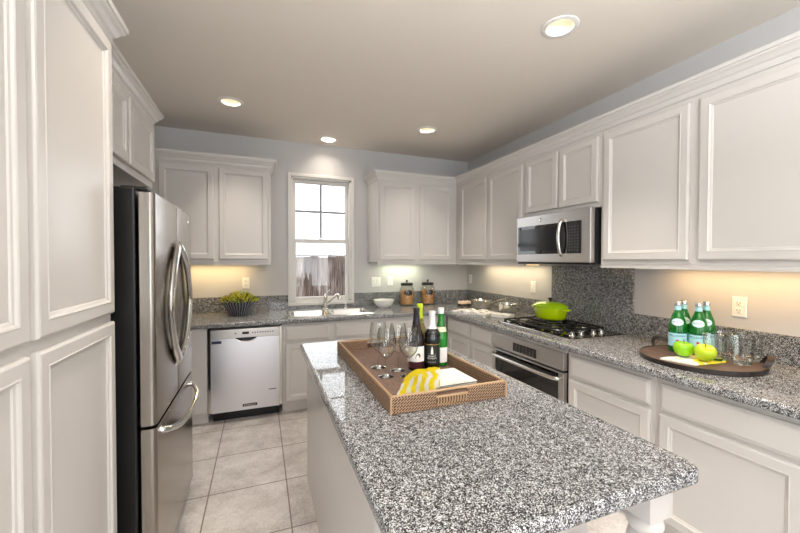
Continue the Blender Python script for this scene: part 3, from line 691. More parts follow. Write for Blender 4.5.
for x in (-.452, -.368, -.250, -.172):
    bm = BM(); lathe(bm, [(.022, .0106), (.021, .014), (.017, .016), (.016, .030), (.013, .033), (.003, .034)], (x, -2.155, HC), 20); bx(bm, x-.003, x+.003, -2.155-.015, -2.155+.015, HC+.032, HC+.038, .001); obj('knob', bm, STEELP, ck, True)

# ------------------------------------------------------------------ under-cabinet lamps
LAMPW = mat('warm_diffuser', (255, 236, 200), .4, emit=(255, 206, 130), estr=3.0)
LAMPC = mat('neutral_diffuser', (250, 250, 235), .4, emit=(240, 250, 205), estr=2.2)
def strip(label, face, a, b, off, m, col, power):
    if face == '-Y': loc = ((a+b)/2, off, HB)
    else: loc = (off, (a+b)/2, HB)
    r = empty('under_cabinet_light', loc, label, 'light', 'lights under the upper cabinets'); bm = BM()
    w2 = .022
    if face == '-Y': bx(bm, a, b, off-w2, off+w2, HB+.006, HB+.0235, .003)
    else: bx(bm, off-w2, off+w2, a, b, HB+.006, HB+.0235, .003)
    obj('housing', bm, WPLAST, r); bm = BM(); w2 = .017
    if face == '-Y': bx(bm, a+.02, b-.02, off-w2, off+w2, HB+.0035, HB+.0058)
    else: bx(bm, off-w2, off+w2, a+.02, b-.02, HB+.0035, HB+.0058)
    obj('diffuser', bm, m, r)
    l = bpy.data.lights.new('lamp_light', 'AREA'); l.shape = 'RECTANGLE'; l.energy = power; l.color = col
    l.size, l.size_y = (abs(b-a)-.04, .03) if face == '-Y' else (.03, abs(b-a)-.04)
    lo = bpy.data.objects.new('lamp_light', l); C.objects.link(lo); lo.parent = r; lo.location = (0, 0, .002)
WARM = (1.0, .72, .34)
strip('slim warm lamp under the cabinet between refrigerator and window', '-Y', -3.3, -2.6, -.06, LAMPW, WARM, STRIP_POWER)
strip('slim lamp under the cabinet above the pasta jars', '-Y', -1.15, -.65, -.06, LAMPC, (.96, 1.0, .72), STRIP_POWER*.8)
strip('slim warm lamp under the cabinet beside the microwave, towards the corner', '-X', -1.4, -.40, -.06, LAMPW, (1.0, .84, .56), STRIP_POWER*1.25)
strip('slim warm lamp under the cabinet above the barrel tray', '-X', -3.3, -2.5, -.06, LAMPW, (1.0, .62, .27), STRIP_POWER*1.05)

# ------------------------------------------------------------------ outlets and switches
SLOT = mat('dark_slot', (60, 56, 52), .5)
def wall_plate(label, face, c, z, kind, gang=1):
    wd = .07 + .046*(gang-1); h = .115
    name = 'power_outlet' if kind == 'outlet' else 'light_switch'
    loc = (c, WY-.001, z) if face == '-Y' else (WX-.001, c, z)
    r = empty(name, loc, label, 'outlet' if kind == 'outlet' else 'switch'); U, Nn = map(Vector, FACE[face]); O = Vector(loc)
    def pl(bm, u0, v0, w_, h_, d0, loops): panel(bm, O + U*u0 + Vector((0, 0, v0)) + Nn*d0, U, (0, 0, 1), Nn, w_, h_, loops)
    bm = BM(); pl(bm, -wd/2, -h/2, wd, h, 0, [(0, 0), (0, .003), (.004, .006)]); obj('plate', bm, WPLAST, r)
    for gI in range(gang):
        u = (gI - (gang-1)/2)*.046
        if kind == 'outlet':
            for v in (-.021, .021):
                bm = BM(); pl(bm, u-.015, v-.0145, .03, .029, .006, [(0, 0), (.001, .002), (.004, .0025)]); so = obj('socket', bm, WPLAST, r)
                bm = BM()
                for q in (-.007, .007): pl(bm, u+q-.0014, v-.002, .0028, .010, .0086, [(0, 0), (0, .0004)])
                pl(bm, u-.0025, v-.011, .005, .005, .0086, [(0, 0), (0, .0004)]); obj('slot', bm, SLOT, so)
        else:
            bm = BM(); pl(bm, u-.0165, -.033, .033, .066, .006, [(0, 0), (0, .001), (.001, .003), (.003, .004)]); obj('rocker', bm, WPLAST, r)
    return r
wall_plate('white double power outlet on the right wall above the drinking glasses', '-X', -2.86, 1.158, 'outlet')
wall_plate('small white power outlet on the right wall close to the corner', '-X', -.03, 1.178, 'outlet')
wall_plate('white single switch on the right wall beside the cooktop backsplash', '-X', -1.19, 1.155, 'switch')
wall_plate('white power outlet on the back wall above the potted plant', '-Y', -2.646, 1.175, 'outlet')
wall_plate('wide white double switch on the back wall above the white bowl', '-Y', -1.208, 1.160, 'switch', 2)
wall_plate('white power outlet on the back wall beside the double switch', '-Y', -1.029, 1.168, 'outlet')

# ------------------------------------------------------------------ things on the back worktop
bm = BM(); bw = (-1.19, -.18, HC+.0006)
lathe(bm, [(.055, .0), (.06, .006), (.085, .02), (.108, .05), (.118, .085), (.120, .09), (.115, .088), (.104, .052), (.08, .026), (.03, .014)], bw, 36)
tag(obj('serving_bowl', bm, WHITECER, None, True, loc=bw), 'white round serving bowl on the worktop between sink and pasta jars', 'bowl')

PASTA = [mat('pasta_brown', c, .6) for c in ((214, 158, 92), (184, 118, 64), (232, 196, 120), (150, 92, 54))]
def jar(x, y, label, seedv):
    r = empty('pasta_jar', (x, y, HC), label, 'jar', 'pasta jars on the back worktop'); rnd = random.Random(seedv)
    bm = BM(); lathe(bm, [(.07, 0), (.082, .004), (.086, .015), (.086, .165), (.082, .185), (.068, .200), (.068, .212), (.064, .212), (.064, .199), (.078, .183), (.082, .163), (.082, .018), (.07, .010)], (x, y, HC+.0006), 32); obj('glass_body', bm, PANE2, r, True)
    bm = BM(); lathe(bm, [(.05, .0125), (.073, .013), (.0755, .02), (.0755, .146), (.068, .15), (.03, .152)], (x, y, HC), 28)
    k = 0
    for i in range(330):
        a = rnd.uniform(0, 2*PI); z = rnd.uniform(.02, .152); rr = rnd.uniform(.073, .077)
        top = i > 270
        if top: rr = rnd.uniform(.0, .068); z = rnd.uniform(.150, .158)
        p = Vector((x+rr*math.cos(a), y+rr*math.sin(a), HC+z)); k = len(bm.faces)
        b2 = BM(); bmesh.ops.create_icosphere(b2, subdivisions=1, radius=.0095)
        M = Matrix.Rotation(rnd.uniform(0, PI), 3, 'Z') @ Matrix.Rotation(rnd.uniform(0, PI), 3, 'X') @ Matrix.Diagonal((.28, .6, 1.15))
        for v in b2.verts: v.co = p + M @ v.co
        for v in b2.verts:
            dv = Vector((v.co.x-x, v.co.y-y)); 
            if dv.length > .0812: dv = dv*(.0812/dv.length); v.co.x, v.co.y = x+dv.x, y+dv.y
        merge(bm, b2, rnd.randrange(4))
    p_ = obj('pasta_filling', bm, PASTA, r, True); p_['kind'] = 'stuff'
    bm = BM(); lathe(bm, [(.072, .213), (.074, .217), (.074, .234), (.070, .240), (.03, .243)], (x, y, HC), 28); ld = obj('lid', bm, BLACKP, r, True)
    bm = BM(); lathe(bm, [(.008, .243), (.007, .252), (.013, .258), (.014, .266), (.008, .272), (.002, .273)], (x, y, HC), 16); obj('lid_knob', bm, BLACKP, ld, True)
    bm = BM(); pts = [(.050*math.cos(2*PI*i/28), .029*math.sin(2*PI*i/28)) for i in range(28)]
    bm.faces.new([bm.verts.new((a, b, 0)) for a, b in pts]); bmesh.ops.extrude_face_region(bm, geom=bm.faces[:])
    wrap(bm, .0865, (x, y, HC), -PI/2-.12, .138); obj('chalk_label', bm, BLACKP, r)
    r.scale = (1, 1, 1.12)
PANE2 = bpy.data.materials.new('thin_jar_glass'); PANE2.use_nodes = True
t = PANE2.node_tree; t.nodes.clear(); o_ = t.nodes.new('ShaderNodeOutputMaterial'); mx = t.nodes.new('ShaderNodeMixShader'); tr = t.nodes.new('ShaderNodeBsdfTransparent'); gl = t.nodes.new('ShaderNodeBsdfGlossy'); gl.inputs['Roughness'].default_value = 0.02
lw = t.nodes.new('ShaderNodeLayerWeight'); lw.inputs[0].default_value = .3; tr.inputs[0].default_value = (.985, .99, .985, 1)
lw.inputs[0].default_value = .5; pw_ = t.nodes.new('ShaderNodeMath'); pw_.operation = 'POWER'; pw_.inputs[1].default_value = 2.2; t.links.new(lw.outputs['Facing'], pw_.inputs[0])
mu = t.nodes.new('ShaderNodeMath'); mu.operation = 'MULTIPLY_ADD'; mu.inputs[1].default_value = .75; mu.inputs[2].default_value = .045
t.links.new(pw_.outputs[0], mu.inputs[0]); t.links.new(mu.outputs[0], mx.inputs[0]); t.links.new(tr.outputs[0], mx.inputs[1]); t.links.new(gl.outputs[0], mx.inputs[2]); t.links.new(mx.outputs[0], o_.inputs[0])
jar(-.862, -.075, 'glass pasta jar with black lid, the one nearer the window', 3)
jar(-.585, -.075, 'glass pasta jar with black lid, the one nearer the corner', 4)

# potted plant in a dark woven bowl
px, py = -2.70, -.195
pt = empty('potted_plant', (px, py, HC), 'yellow-green leafy plant in a dark ribbed basket above the dishwasher', 'plant')
BASK = mat('dark_basket', (70, 70, 80), .6)
g = N(BASK); s = g.sep(g.obj()); ang = g.math('ARCTAN2', s[1], s[0]); nz = g.n('ShaderNodeTexNoise', Scale=30.0); g.link(g.obj(), nz.inputs['Vector'])
wv = g.math('SINE', g.math('ADD', g.math('MULTIPLY', ang, 34.0), g.math('MULTIPLY', nz.outputs[0], 5.0)))
g.color(g.ramp(g.math('MULTIPLY_ADD' if False else 'ADD', g.math('MULTIPLY', wv, .5), .5), [(0.2, (44, 42, 46)), (0.6, (84, 84, 94)), (0.95, (150, 150, 160))])); g.bump(wv, .6, .004)
bm = BM(); seg = 72; prof = [(.085, .0006), (.092, .004), (.112, .05), (.138, .095), (.158, .130), (.160, .136), (.152, .134), (.130, .10)]
rings = []
for r_, z in prof:
    rings.append([bm.verts.new((px+(r_+.003*math.cos(34*2*PI*i/seg))*math.cos(2*PI*i/seg), py+(r_+.003*math.cos(34*2*PI*i/seg))*math.sin(2*PI*i/seg), HC+z)) for i in range(seg)])
for a, b in zip(rings, rings[1:]):
    for i in range(seg): bm.faces.new((a[i], a[(i+1) % seg], b[(i+1) % seg], b[i]))
bm.faces.new(rings[0][::-1]); bm.faces.new(rings[-1]); obj('basket', bm, BASK, pt, True)
LEAF = [mat('leaf_lime', (176, 190, 40), .5), mat('leaf_yellow', (222, 208, 60), .5), mat('leaf_green', (96, 122, 34), .5), mat('leaf_red_tip', (120, 72, 36), .5)]
bm = BM(); rnd = random.Random(11)
for i in range(420):
    a = rnd.uniform(0, 2*PI); rr = .165*math.sqrt(rnd.random()); hgt = .125 + .085*(1-(rr/.175)**2)*rnd.uniform(.4, 1.1)
    p = Vector((px+rr*math.cos(a), py+rr*math.sin(a), HC+hgt)); L = rnd.uniform(.026, .045); W = L*.36
    d = Vector((math.cos(a)*rr*5+rnd.uniform(-.7, .7), math.sin(a)*rr*5+rnd.uniform(-.7, .7), rnd.uniform(.2, 1.0))).normalized()
    sd_ = d.cross(Vector((rnd.uniform(-1, 1), rnd.uniform(-1, 1), 1))).normalized(); up_ = sd_.cross(d)
    k = len(bm.faces)
    v = [bm.verts.new(p + d*(L*t_) + sd_*(W*s_) + up_*(.004*z_)) for t_, s_, z_ in ((0, 0, 0), (.45, -.5, 1), (.45, .5, 1), (1, 0, 0), (.45, 0, -.5))]
    bm.faces.new((v[0], v[4], v[1])); bm.faces.new((v[0], v[2], v[4])); bm.faces.new((v[4], v[3], v[1])); bm.faces.new((v[4], v[2], v[3]))
    setmi(bm, k, rnd.choices(range(4), (6, 4, 3, 2))[0])
obj('foliage', bm, LEAF, pt)['kind'] = 'stuff'
bm = BM()
for i in range(22):
    a = rnd.uniform(0, 2*PI); rr = rnd.uniform(.02, .12); tube(bm, [(px+.5*rr*math.cos(a), py+.5*rr*math.sin(a), HC+.10), (px+rr*math.cos(a), py+rr*math.sin(a), HC+.17)], .002, 5)
lathe(bm, [(.12, .10), (.12, .104)], (px, py, HC), 20); obj('stems', bm, LEAF[2], pt)

# eggs in a carton
EG = (-.235, -.36); ec = empty('egg_carton', (EG[0], EG[1], HC), 'small dark carton of brown eggs in the worktop corner', 'egg carton')
bm = BM()
for i in range(3):
    for j in range(2):
        c = (EG[0]-.052+.052*i, EG[1]-.026+.052*j, HC); lathe(bm, [(.020, .0006), (.023, .012), (.0255, .026), (.0225, .026), (.020, .014), (.014, .005)], c, 14)
bx(bm, EG[0]-.082, EG[0]+.082, EG[1]-.056, EG[1]+.056, HC+.021, HC+.0255, .001)
obj('tray', bm, mat('carton_grey', (92, 82, 74), .9), ec)
ec.children[0].name = 'cup_tray'
EGM = mat('brown_eggshell', (240, 212, 192), .45)
def egg_bm(c, rz):
    bm = BM(); pr = []
    for i in range(11):
        t_ = i/10*PI; r_ = .0215*math.sin(t_)*(1+.12*math.cos(t_)); pr.append((max(r_, .0008), .0275 - .0275*math.cos(t_)))
    lathe(bm, pr, c, 16); return bm
spots = []
for j in range(2):
    for i in range(3): spots.append((EG[0]-.052+.052*i, EG[1]-.026+.052*j))
egl = ['brown egg in the front row of the carton, nearest the jars', 'brown egg in the middle of the carton front row', 'brown egg in the front row of the carton, nearest the frying pan', 'brown egg in the back row of the carton, nearest the jars', 'brown egg in the middle of the carton back row', 'brown egg in the back row of the carton, nearest the frying pan']
e0 = obj('egg', egg_bm((0, 0, 0), 0), EGM, None, True)
for i, (x, y) in enumerate(spots):
    e = e0 if i == 0 else e0.copy()
    if i: C.objects.link(e)
    e.location = (x, y, HC+.0062); e.rotation_euler = (0, 0, i*.7); tag(e, egl[i], 'egg', 'brown eggs in the carton')

# frying pan with long handle, small pot
PANIN = mat('pan_interior', (180, 176, 168), .3, 1.0)
fx, fy = -.155, -.60; fp = empty('saucepan', (fx, fy, HC), 'shallow stainless saucepan with one long handle, behind the open magazine', 'saucepan')
bm = BM(); lathe(bm, [(.088, .0006), (.098, .004), (.104, .02), (.110, .082), (.118, .090), (.116, .092), (.106, .083), (.100, .022), (.09, .008)], (fx, fy, HC), 36); obj('pan_body', bm, STEELP, fp, True)
bm = BM(); hd = Vector((.35, -.93, 0)).normalized()
tube(bm, smoothpath([Vector((fx, fy, HC+.068))+hd*.106, Vector((fx, fy, HC+.078))+hd*.15, Vector((fx, fy, HC+.105))+hd*.23, Vector((fx, fy, HC+.128))+hd*.30], 5), [.006]+[.008]*14+[.006], 10, 1.5); obj('handle', bm, STEELP, fp, True)
px2, py2 = -.15, -1.055; sp = empty('stock_pot', (px2, py2, HC), 'small stainless pot with two loop handles, between magazine and cooktop', 'pot')
bm = BM(); lathe(bm, [(.06, .0006), (.074, .005), (.092, .03), (.100, .075), (.102, .098), (.107, .101), (.105, .103), (.098, .099), (.096, .075), (.088, .034), (.07, .012)], (px2, py2, HC), 36); obj('pot_body', bm, STEELP, sp, True)
for sg in (-1, 1):
    d = Vector((.45*sg, -.89*sg, 0)); sde = Vector((-d.y, d.x, 0)); c = Vector((px2, py2, HC+.078))
    bm = BM(); tube(bm, smoothpath([c+d*.099+sde*.03, c+d*.124+sde*.026, c+d*.136, c+d*.124-sde*.026, c+d*.099-sde*.03], 5), .0045, 8); obj('loop_handle', bm, STEELP, sp, True)

# open magazine, booklet
PAPER = mat('printed_page', (244, 242, 238), .6)
g = N(PAPER); nz = g.n('ShaderNodeTexNoise', Scale=22.0, Detail=2.0); g.link(g.obj(), nz.inputs['Vector'])
s = g.sep(g.obj()); ln = g.math('LESS_THAN', g.math('FRACT', g.math('MULTIPLY', s[0], 70.0)), .4)
pc = g.ramp(nz.outputs[0], [(0.0, (246, 244, 240)), (0.55, (246, 244, 240)), (0.58, (158, 156, 154)), (0.66, (206, 196, 186))], 'CONSTANT')
g.color(g.mix(g.math('MULTIPLY', ln, .25), pc, lin((110, 108, 106))))
mg = empty('open_magazine', (-.45, -.87, HC), 'open magazine lying flat on the worktop in front of the saucepan', 'magazine'); mg.rotation_euler = (0, 0, 0)
def page(sg, parent, z0):
    bm = BM(); n = 12; a_ = math.radians(-62); top = []; bot = []
    ax = Vector((math.cos(a_), math.sin(a_), 0)); ay = Vector((-ax.y, ax.x, 0)); c = Vector((-.45, -.87, HC))
    for i in range(n+1):
        t_ = i/n; h = z0 + .028*math.sin(min(1, t_*1.6)*PI/1.15)*(1-.5*t_) 
        for lst, dz_ in ((top, .0022+h), (bot, .0005)):
            lst.append([bm.verts.new(c + ax*(sg*.20*t_) + ay*s2 + Vector((0, 0, dz_))) for s2 in (-.12, .12)])
    for lst in (top, bot):
        for i in range(n): bm.faces.new((lst[i][0], lst[i+1][0], lst[i+1][1], lst[i][1]))
    for i in range(n):
        for q in (0, 1): bm.faces.new((top[i][q], top[i+1][q], bot[i+1][q], bot[i][q]))
    for i in (0, n): bm.faces.new((top[i][0], top[i][1], bot[i][1], bot[i][0]))
    return obj('page', bm, PAPER, parent, True)
page(-1, mg, .001); page(1, mg, .004)
bk = empty('recipe_booklet', (-.34, -1.225, HC), 'small white booklet on the worktop beside the cooktop corner', 'booklet')
a_ = math.radians(-62)
def slab(parent, name, c, a, lx, ly, z0, z1, m, bev=.001):
    bm = BM(); bx(bm, -lx/2, lx/2, -ly/2, ly/2, z0, z1, bev); bmesh.ops.rotate(bm, verts=bm.verts, matrix=Matrix.Rotation(a, 3, 'Z')); bmesh.ops.translate(bm, verts=bm.verts, vec=c); return obj(name, bm, m, parent)
slab(bk, 'cover', (-.34, -1.225, HC), a_, .19, .13, .0005, .003, mat('booklet_cover', (214, 210, 180), .5)); slab(bk, 'page_block', (-.34, -1.225, HC), a_, .185, .125, .003, .0265, mat('page_white', (238, 236, 230), .7)); slab(bk, 'front_page', (-.34, -1.225, HC), a_, .19, .13, .0265, .0285, PAPER)

# dutch oven on the grate
GRN = mat('lime_enamel', (184, 214, 8), .15, coat=.5)
GRN2 = mat('green_enamel_lid', (158, 198, 16), .15, coat=.5)
dx_, dy_, dz_ = -.175, -1.66, HC+.0406; do = empty('dutch_oven', (dx_, dy_, dz_), 'lime green enamelled oval casserole with lid, on the cooktop grate', 'casserole pot')
bm = BM(); lathe(bm, [(.085, 0), (.100, .004), (.112, .02), (.123, .088), (.125, .104), (.120, .104), (.117, .09), (.106, .022), (.09, .010)], (dx_, dy_, dz_), 40, .95, 1.26); obj('pot_body', bm, GRN, do, True)
bm = BM(); lathe(bm, [(.121, .1045), (.128, .106), (.128, .114), (.120, .122), (.098, .138), (.06, .149), (.02, .153)], (dx_, dy_, dz_), 40, .95, 1.26); ld = obj('lid', bm, GRN2, do, True)
bm = BM(); lathe(bm, [(.012, .1525), (.010, .162), (.020, .168), (.021, .176), (.014, .182), (.003, .183)], (dx_, dy_, dz_), 18); obj('lid_knob', bm, BLACKP, ld, True)
for sg in (-1, 1):
    bm = BM(); tube(bm, smoothpath([(dx_-.05, dy_+sg*.142, dz_+.088), (dx_-.036, dy_+sg*.180, dz_+.093), (dx_, dy_+sg*.192, dz_+.094), (dx_+.036, dy_+sg*.180, dz_+.093), (dx_+.05, dy_+sg*.142, dz_+.088)], 5), .0085, 10); obj('side_handle', bm, GRN, do, True)

# ------------------------------------------------------------------ barrel-head tray with bottles, apples and glasses
TCX, TCY, TR = -.305, -2.86, .264; TZ = HC+.0225
bt = empty('serving_tray', (TCX, TCY, HC), 'round dark wooden barrel-head tray with iron band and two handles', 'tray')
bm = BM(); lathe(bm, [(TR-.003, .0008), (TR-.003, .022), (TR-.006, .0225), (.01, .0225)], (TCX, TCY, HC), 64); obj('wooden_board', bm, WOODDK, bt, True)
bm = BM(); lathe(bm, [(TR-.0028, .0006), (TR+.001, .0006), (TR+.001, .025), (TR-.0028, .025), (TR-.0028, .0006)], (TCX, TCY, HC), 64, cap0=False, cap1=False); bnd = obj('iron_band', bm, BANDM, bt, True)
for a in (math.radians(72), math.radians(-62)):
    d = Vector((math.cos(a), math.sin(a), 0)); sde = Vector((-d.y, d.x, 0)); c = Vector((TCX, TCY, HC))+d*(TR-.012)
    bm = BM(); n = 18; pr = None
    for i in range(n+1):
        th = PI*i/n; p = c + sde*(.055*math.cos(th)) + Vector((0, 0, .026+.048*math.sin(th))) + d*(.022*math.sin(th))
        q = [bm.verts.new(p + d*k1 + Vector((0, 0, k2))) for k1, k2 in ((-.014, 0), (.014, 0.004), (.014, .007), (-.014, .003))]
        if pr:
            for j in range(4): bm.faces.new((pr[j], pr[(j+1) % 4], q[(j+1) % 4], q[j]))
        else: bm.faces.new(q)
        pr = q
    bm.faces.new(pr[::-1]); obj('iron_handle', bm, BANDM, bt, True)
    bm = BM()
for a in range(0, 360, 40):
    q = Vector((TCX + (TR+.001)*math.cos(math.radians(a+12)), TCY + (TR+.001)*math.sin(math.radians(a+12)), HC+.0135)); b2 = BM(); bmesh.ops.create_icosphere(b2, subdivisions=2, radius=.004, matrix=Matrix.Translation(q)); merge(bm, b2)
obj('rivet', bm, BANDM, bnd, True)

GREENG = mat('green_bottle_glass', (20, 140, 44), .03, 0, .5, 1.4, coat=.3)
LBLUE = mat('pale_blue_label', (176, 228, 238), .5); LBLUE2 = mat('pale_oval_label', (222, 236, 240), .5)
REDM = mat('red_star', (214, 40, 36), .5); NAVY = mat('navy_print', (34, 52, 110), .5); SILV = mat('silver_foil', (204, 206, 208), .25, .9)
def cyl_patch(R, c, a0, half, z0, z1, shape=None, n=20, th=.0006):
    bm = BM()
    if shape == 'oval': pts = [(half*R*math.cos(2*PI*i/32), (z1-z0)/2*math.sin(2*PI*i/32) + (z0+z1)/2) for i in range(32)]; bm.faces.new([bm.verts.new((x, y, th)) for x, y in pts]); return wrap(bm, R, c, a0, 0)
    A = [[bm.verts.new((R*half*(-1+2*i/n), z, th)) for z in (z0, z1)] for i in range(n+1)]
    for i in range(n): bm.faces.new((A[i][0], A[i+1][0], A[i+1][1], A[i][1]))
    return wrap(bm, R, c, a0, 0)
def star(R, c, a0, z, s_):
    bm = BM(); pts = []
    for i in range(10): rr = s_ if i % 2 == 0 else s_*.42; a = PI/2 + i*PI/5; pts.append((rr*math.cos(a), z + rr*math.sin(a)))
    bm.faces.new([bm.verts.new((x, y, .0012)) for x, y in pts]); return wrap(bm, R, c, a0, 0)
def water_bottle(face):
    """face: direction the label looks to"""
    r = empty('mineral_water_bottle', (0, 0, 0)); O = (0, 0, 0); R = .0435
    bm = BM(); lathe(bm, [(.036, 0), (.042, .004), (R, .012), (R, .135), (.041, .155), (.034, .185), (.024, .215), (.0155, .240), (.014, .262), (.0155, .264), (.0155, .270)], O, 32); obj('glass_body', bm, GREENG, r, True)
    bm = BM(); lathe(bm, [(.0165, .262), (.0172, .266), (.0172, .283), (.015, .286), (.004, .2865)], O, 20); obj('cap', bm, SILV, r, True)
    bm = BM(); lathe(bm, [(.0152, .243), (.0148, .262), (.0150, .262), (.0154, .243)], O, 20, cap0=False, cap1=False)
    lathe(bm, [(.0165, .236), (.0160, .246)], O, 20, cap0=False, cap1=False); obj('neck_label', bm, LBLUE, r, True)
    lb = obj('label', cyl_patch(R, O, face, 1.35, .030, .110), LBLUE, r, True)
    bm = BM(); merge(bm, wrap(text_bm('S.PELLEGRINO', .0155), R+.0009, O, face, .094)); obj('lettering', bm, NAVY, lb)
    obj('red_star', star(R, O, face, .066, .011), REDM, lb)
    bm = BM(); merge(bm, cyl_patch(R, O, face, 1.35, .108, .111, th=.0008)); merge(bm, cyl_patch(R, O, face, 1.35, .030, .034, th=.0008)); obj('label_border', bm, NAVY, lb)
    # oval shoulder label follows the tapering shoulder
    bm = BM(); pts = [(.030*math.cos(2*PI*i/32), .020*math.sin(2*PI*i/32)) for i in range(32)]
    def shoulder(z): 
        pr = [(.0435, .135), (.041, .155), (.034, .185), (.024, .215)]
        for (r0, z0), (r1, z1) in zip(pr, pr[1:]):
            if z <= z1: return r0 + (r1-r0)*(z-z0)/(z1-z0)
        return .024
    def shoul(b2, off):
        for v in b2.verts:
            z = .172 + v.co.y; rr = shoulder(z) + off; a = face + v.co.x/(.038); v.co = Vector((rr*math.cos(a), rr*math.sin(a), z))
        return b2
    cen = bm.verts.new((0, 0, 0)); rn = []
    for k_ in range(1, 5): rn.append([bm.verts.new((x*k_/4, y*k_/4, 0)) for x, y in pts])
    for i in range(32): bm.faces.new((cen, rn[0][i], rn[0][(i+1) % 32]))
    for q in range(3):
        for i in range(32): bm.faces.new((rn[q][i], rn[q+1][i], rn[q+1][(i+1) % 32], rn[q][(i+1) % 32]))
    ol = obj('oval_label', shoul(bm, .0012), LBLUE2, r, True)
    bm = BM(); merge(bm, shoul(text_bm('S.PELLEGRINO', .0085), .0025)); obj('lettering', bm, NAVY, ol)
    bm = BM(); b2 = BM(); n = 32
    for i in range(n):
        q = [b2.verts.new((.030*k_*math.cos(2*PI*(i+d)/n), .020*k_*math.sin(2*PI*(i+d)/n), 0)) for d, k_ in ((0, .86), (1, .86), (1, .93), (0, .93))]; b2.faces.new(q)
    obj('oval_border', shoul(b2, .002), LBLUE, ol); bm.free()
    return r
wb0 = water_bottle(math.atan2(-4.07+2.8, -2.5+.25))
wbl = [((-.272, -2.734), 'green water bottle with pale blue label, front row, nearest the cooktop'), ((-.224, -2.812), 'green water bottle with pale blue label, front row, just behind the yellow-green apple'),
       ((-.182, -2.711), 'green water bottle in the back row by the wall, nearest the cooktop'), ((-.132, -2.800), 'green water bottle in the back row by the wall, nearest the glasses')]
wbl[1] = (wbl[1][0], 'green water bottle with pale blue label, front row, nearest the glasses')
for i, ((x, y), lb) in enumerate(wbl):
    o = wb0 if i == 0 else copy_tree(wb0)
    o.location = (x, y, TZ+.0005); tag(o, lb, 'bottle', 'mineral water bottles on the barrel tray')
    if i: o.rotation_euler = (0, 0, (-.05, .12, -.1)[i-1])

# napkin under the apples
nk = BM(); A, B_, C_, D_ = Vector((-.545, -2.815)), Vector((-.505, -2.955)), Vector((-.29, -2.975)), Vector((-.335, -2.825))
n = 14; gt = []; rnd = random.Random(5)
for i in range(n+1):
    row = []
    for j in range(n+1):
        s_, t_ = i/n, j/n; p = A*(1-s_)*(1-t_) + B_*(1-s_)*t_ + C_*s_*t_ + D_*s_*(1-t_)
        row.append((p.x, p.y, TZ+.0085 + .0022*math.sin(9*s_+4*t_)*math.sin(PI*s_)))
    gt.append(row)
tv = [[nk.verts.new(p) for p in row] for row in gt]; bv = [[nk.verts.new((p[0], p[1], TZ+.0006)) for p in row] for row in gt]
for i in range(n):
    for j in range(n): nk.faces.new((tv[i][j], tv[i+1][j], tv[i+1][j+1], tv[i][j+1])); nk.faces.new((bv[i][j], bv[i][j+1], bv[i+1][j+1], bv[i+1][j]))
for i in range(n):
    for a, b in ((tv, bv),): 
        for (p, q, r_, s2) in ((a[i][0], a[i+1][0], b[i+1][0], b[i][0]), (a[i][n], a[i+1][n], b[i+1][n], b[i][n]), (a[0][i], a[0][i+1], b[0][i+1], b[0][i]), (a[n][i], a[n][i+1], b[n][i+1], b[n][i])): nk.faces.new((p, q, r_, s2))
tag(obj('folded_napkin', nk, CLOTH2, None, True, loc=(-.41, -2.89, TZ)), 'folded white and yellow napkin under the apples on the barrel tray', 'napkin')

def apple(x, y, z, label, col, tilt, rz):
    r = empty('green_apple', (0, 0, 0), label, 'apple', 'apples on the napkin')
    m = mat('apple_skin', col, .22, coat=.3); bm = BM(); pr = []
    for i in range(17):
        t_ = i/16*PI; rr = .046*(math.sin(t_)**.8)*(1+.10*math.cos(t_)*-1); zz = -.041*math.cos(t_)
        if i > 12: zz -= .012*((i-12)/4)**1.5
        if i < 3: zz += .005*((3-i)/3)
        pr.append((max(rr, .001), zz+.041))
    lathe(bm, pr, (0, 0, 0), 28); obj('apple_flesh', bm, m, r, True)
    bm = BM(); tube(bm, [(0, 0, .066), (.002, 0, .078), (.007, .002, .090)], [.0015, .0017, .0022], 7); obj('stem', bm, mat('apple_stem', (84, 62, 36), .7), r, True)
    r.location = (x, y, z); r.rotation_euler = (tilt[0], tilt[1], rz); return r
apple(-.405, -2.842, TZ+.0105, 'green apple on the napkin, the one nearer the cooktop', (140, 200, 24), (0.05, -.05, 0), .3)
apple(-.398, -2.937, TZ+.0165, 'yellow-green apple on the napkin, nearest the drinking glasses', (184, 208, 32), (-.12, -.30, 0), 1.1)

# tumblers
def tumbler():
    r = empty('drinking_glass', (0, 0, 0)); bm = BM()
    lathe(bm, [(.0405, .026), (.0475, .125), (.0495, .138), (.0482, .139), (.0460, .125), (.0390, .027)], (0, 0, 0), 16, cap0=False, cap1=False); obj('glass_wall', bm, PANE2, r)
    bm = BM(); lathe(bm, [(.033, 0), (.036, .003), (.039, .022), (.0385, .0258), (.03, .020), (.012, .018)], (0, 0, 0), 32); obj('thick_base', bm, GLASS, r, True); return r
tb = tumbler()
tbl = [((-.315, -2.935), 'clear tumbler on the barrel tray, front row, nearest the green bottles'), ((-.250, -3.022), 'clear tumbler on the barrel tray, front row, nearest the tray handle'),
       ((-.198, -2.925), 'clear tumbler on the barrel tray, back row, nearest the green bottles'), ((-.130, -3.000), 'clear tumbler on the barrel tray, back row, nearest the tray handle')]
for i, ((x, y), lb) in enumerate(tbl):
    o = tb if i == 0 else copy_tree(tb); o.location = (x, y, TZ+.0005); tag(o, lb, 'glass', 'tumblers on the barrel tray')

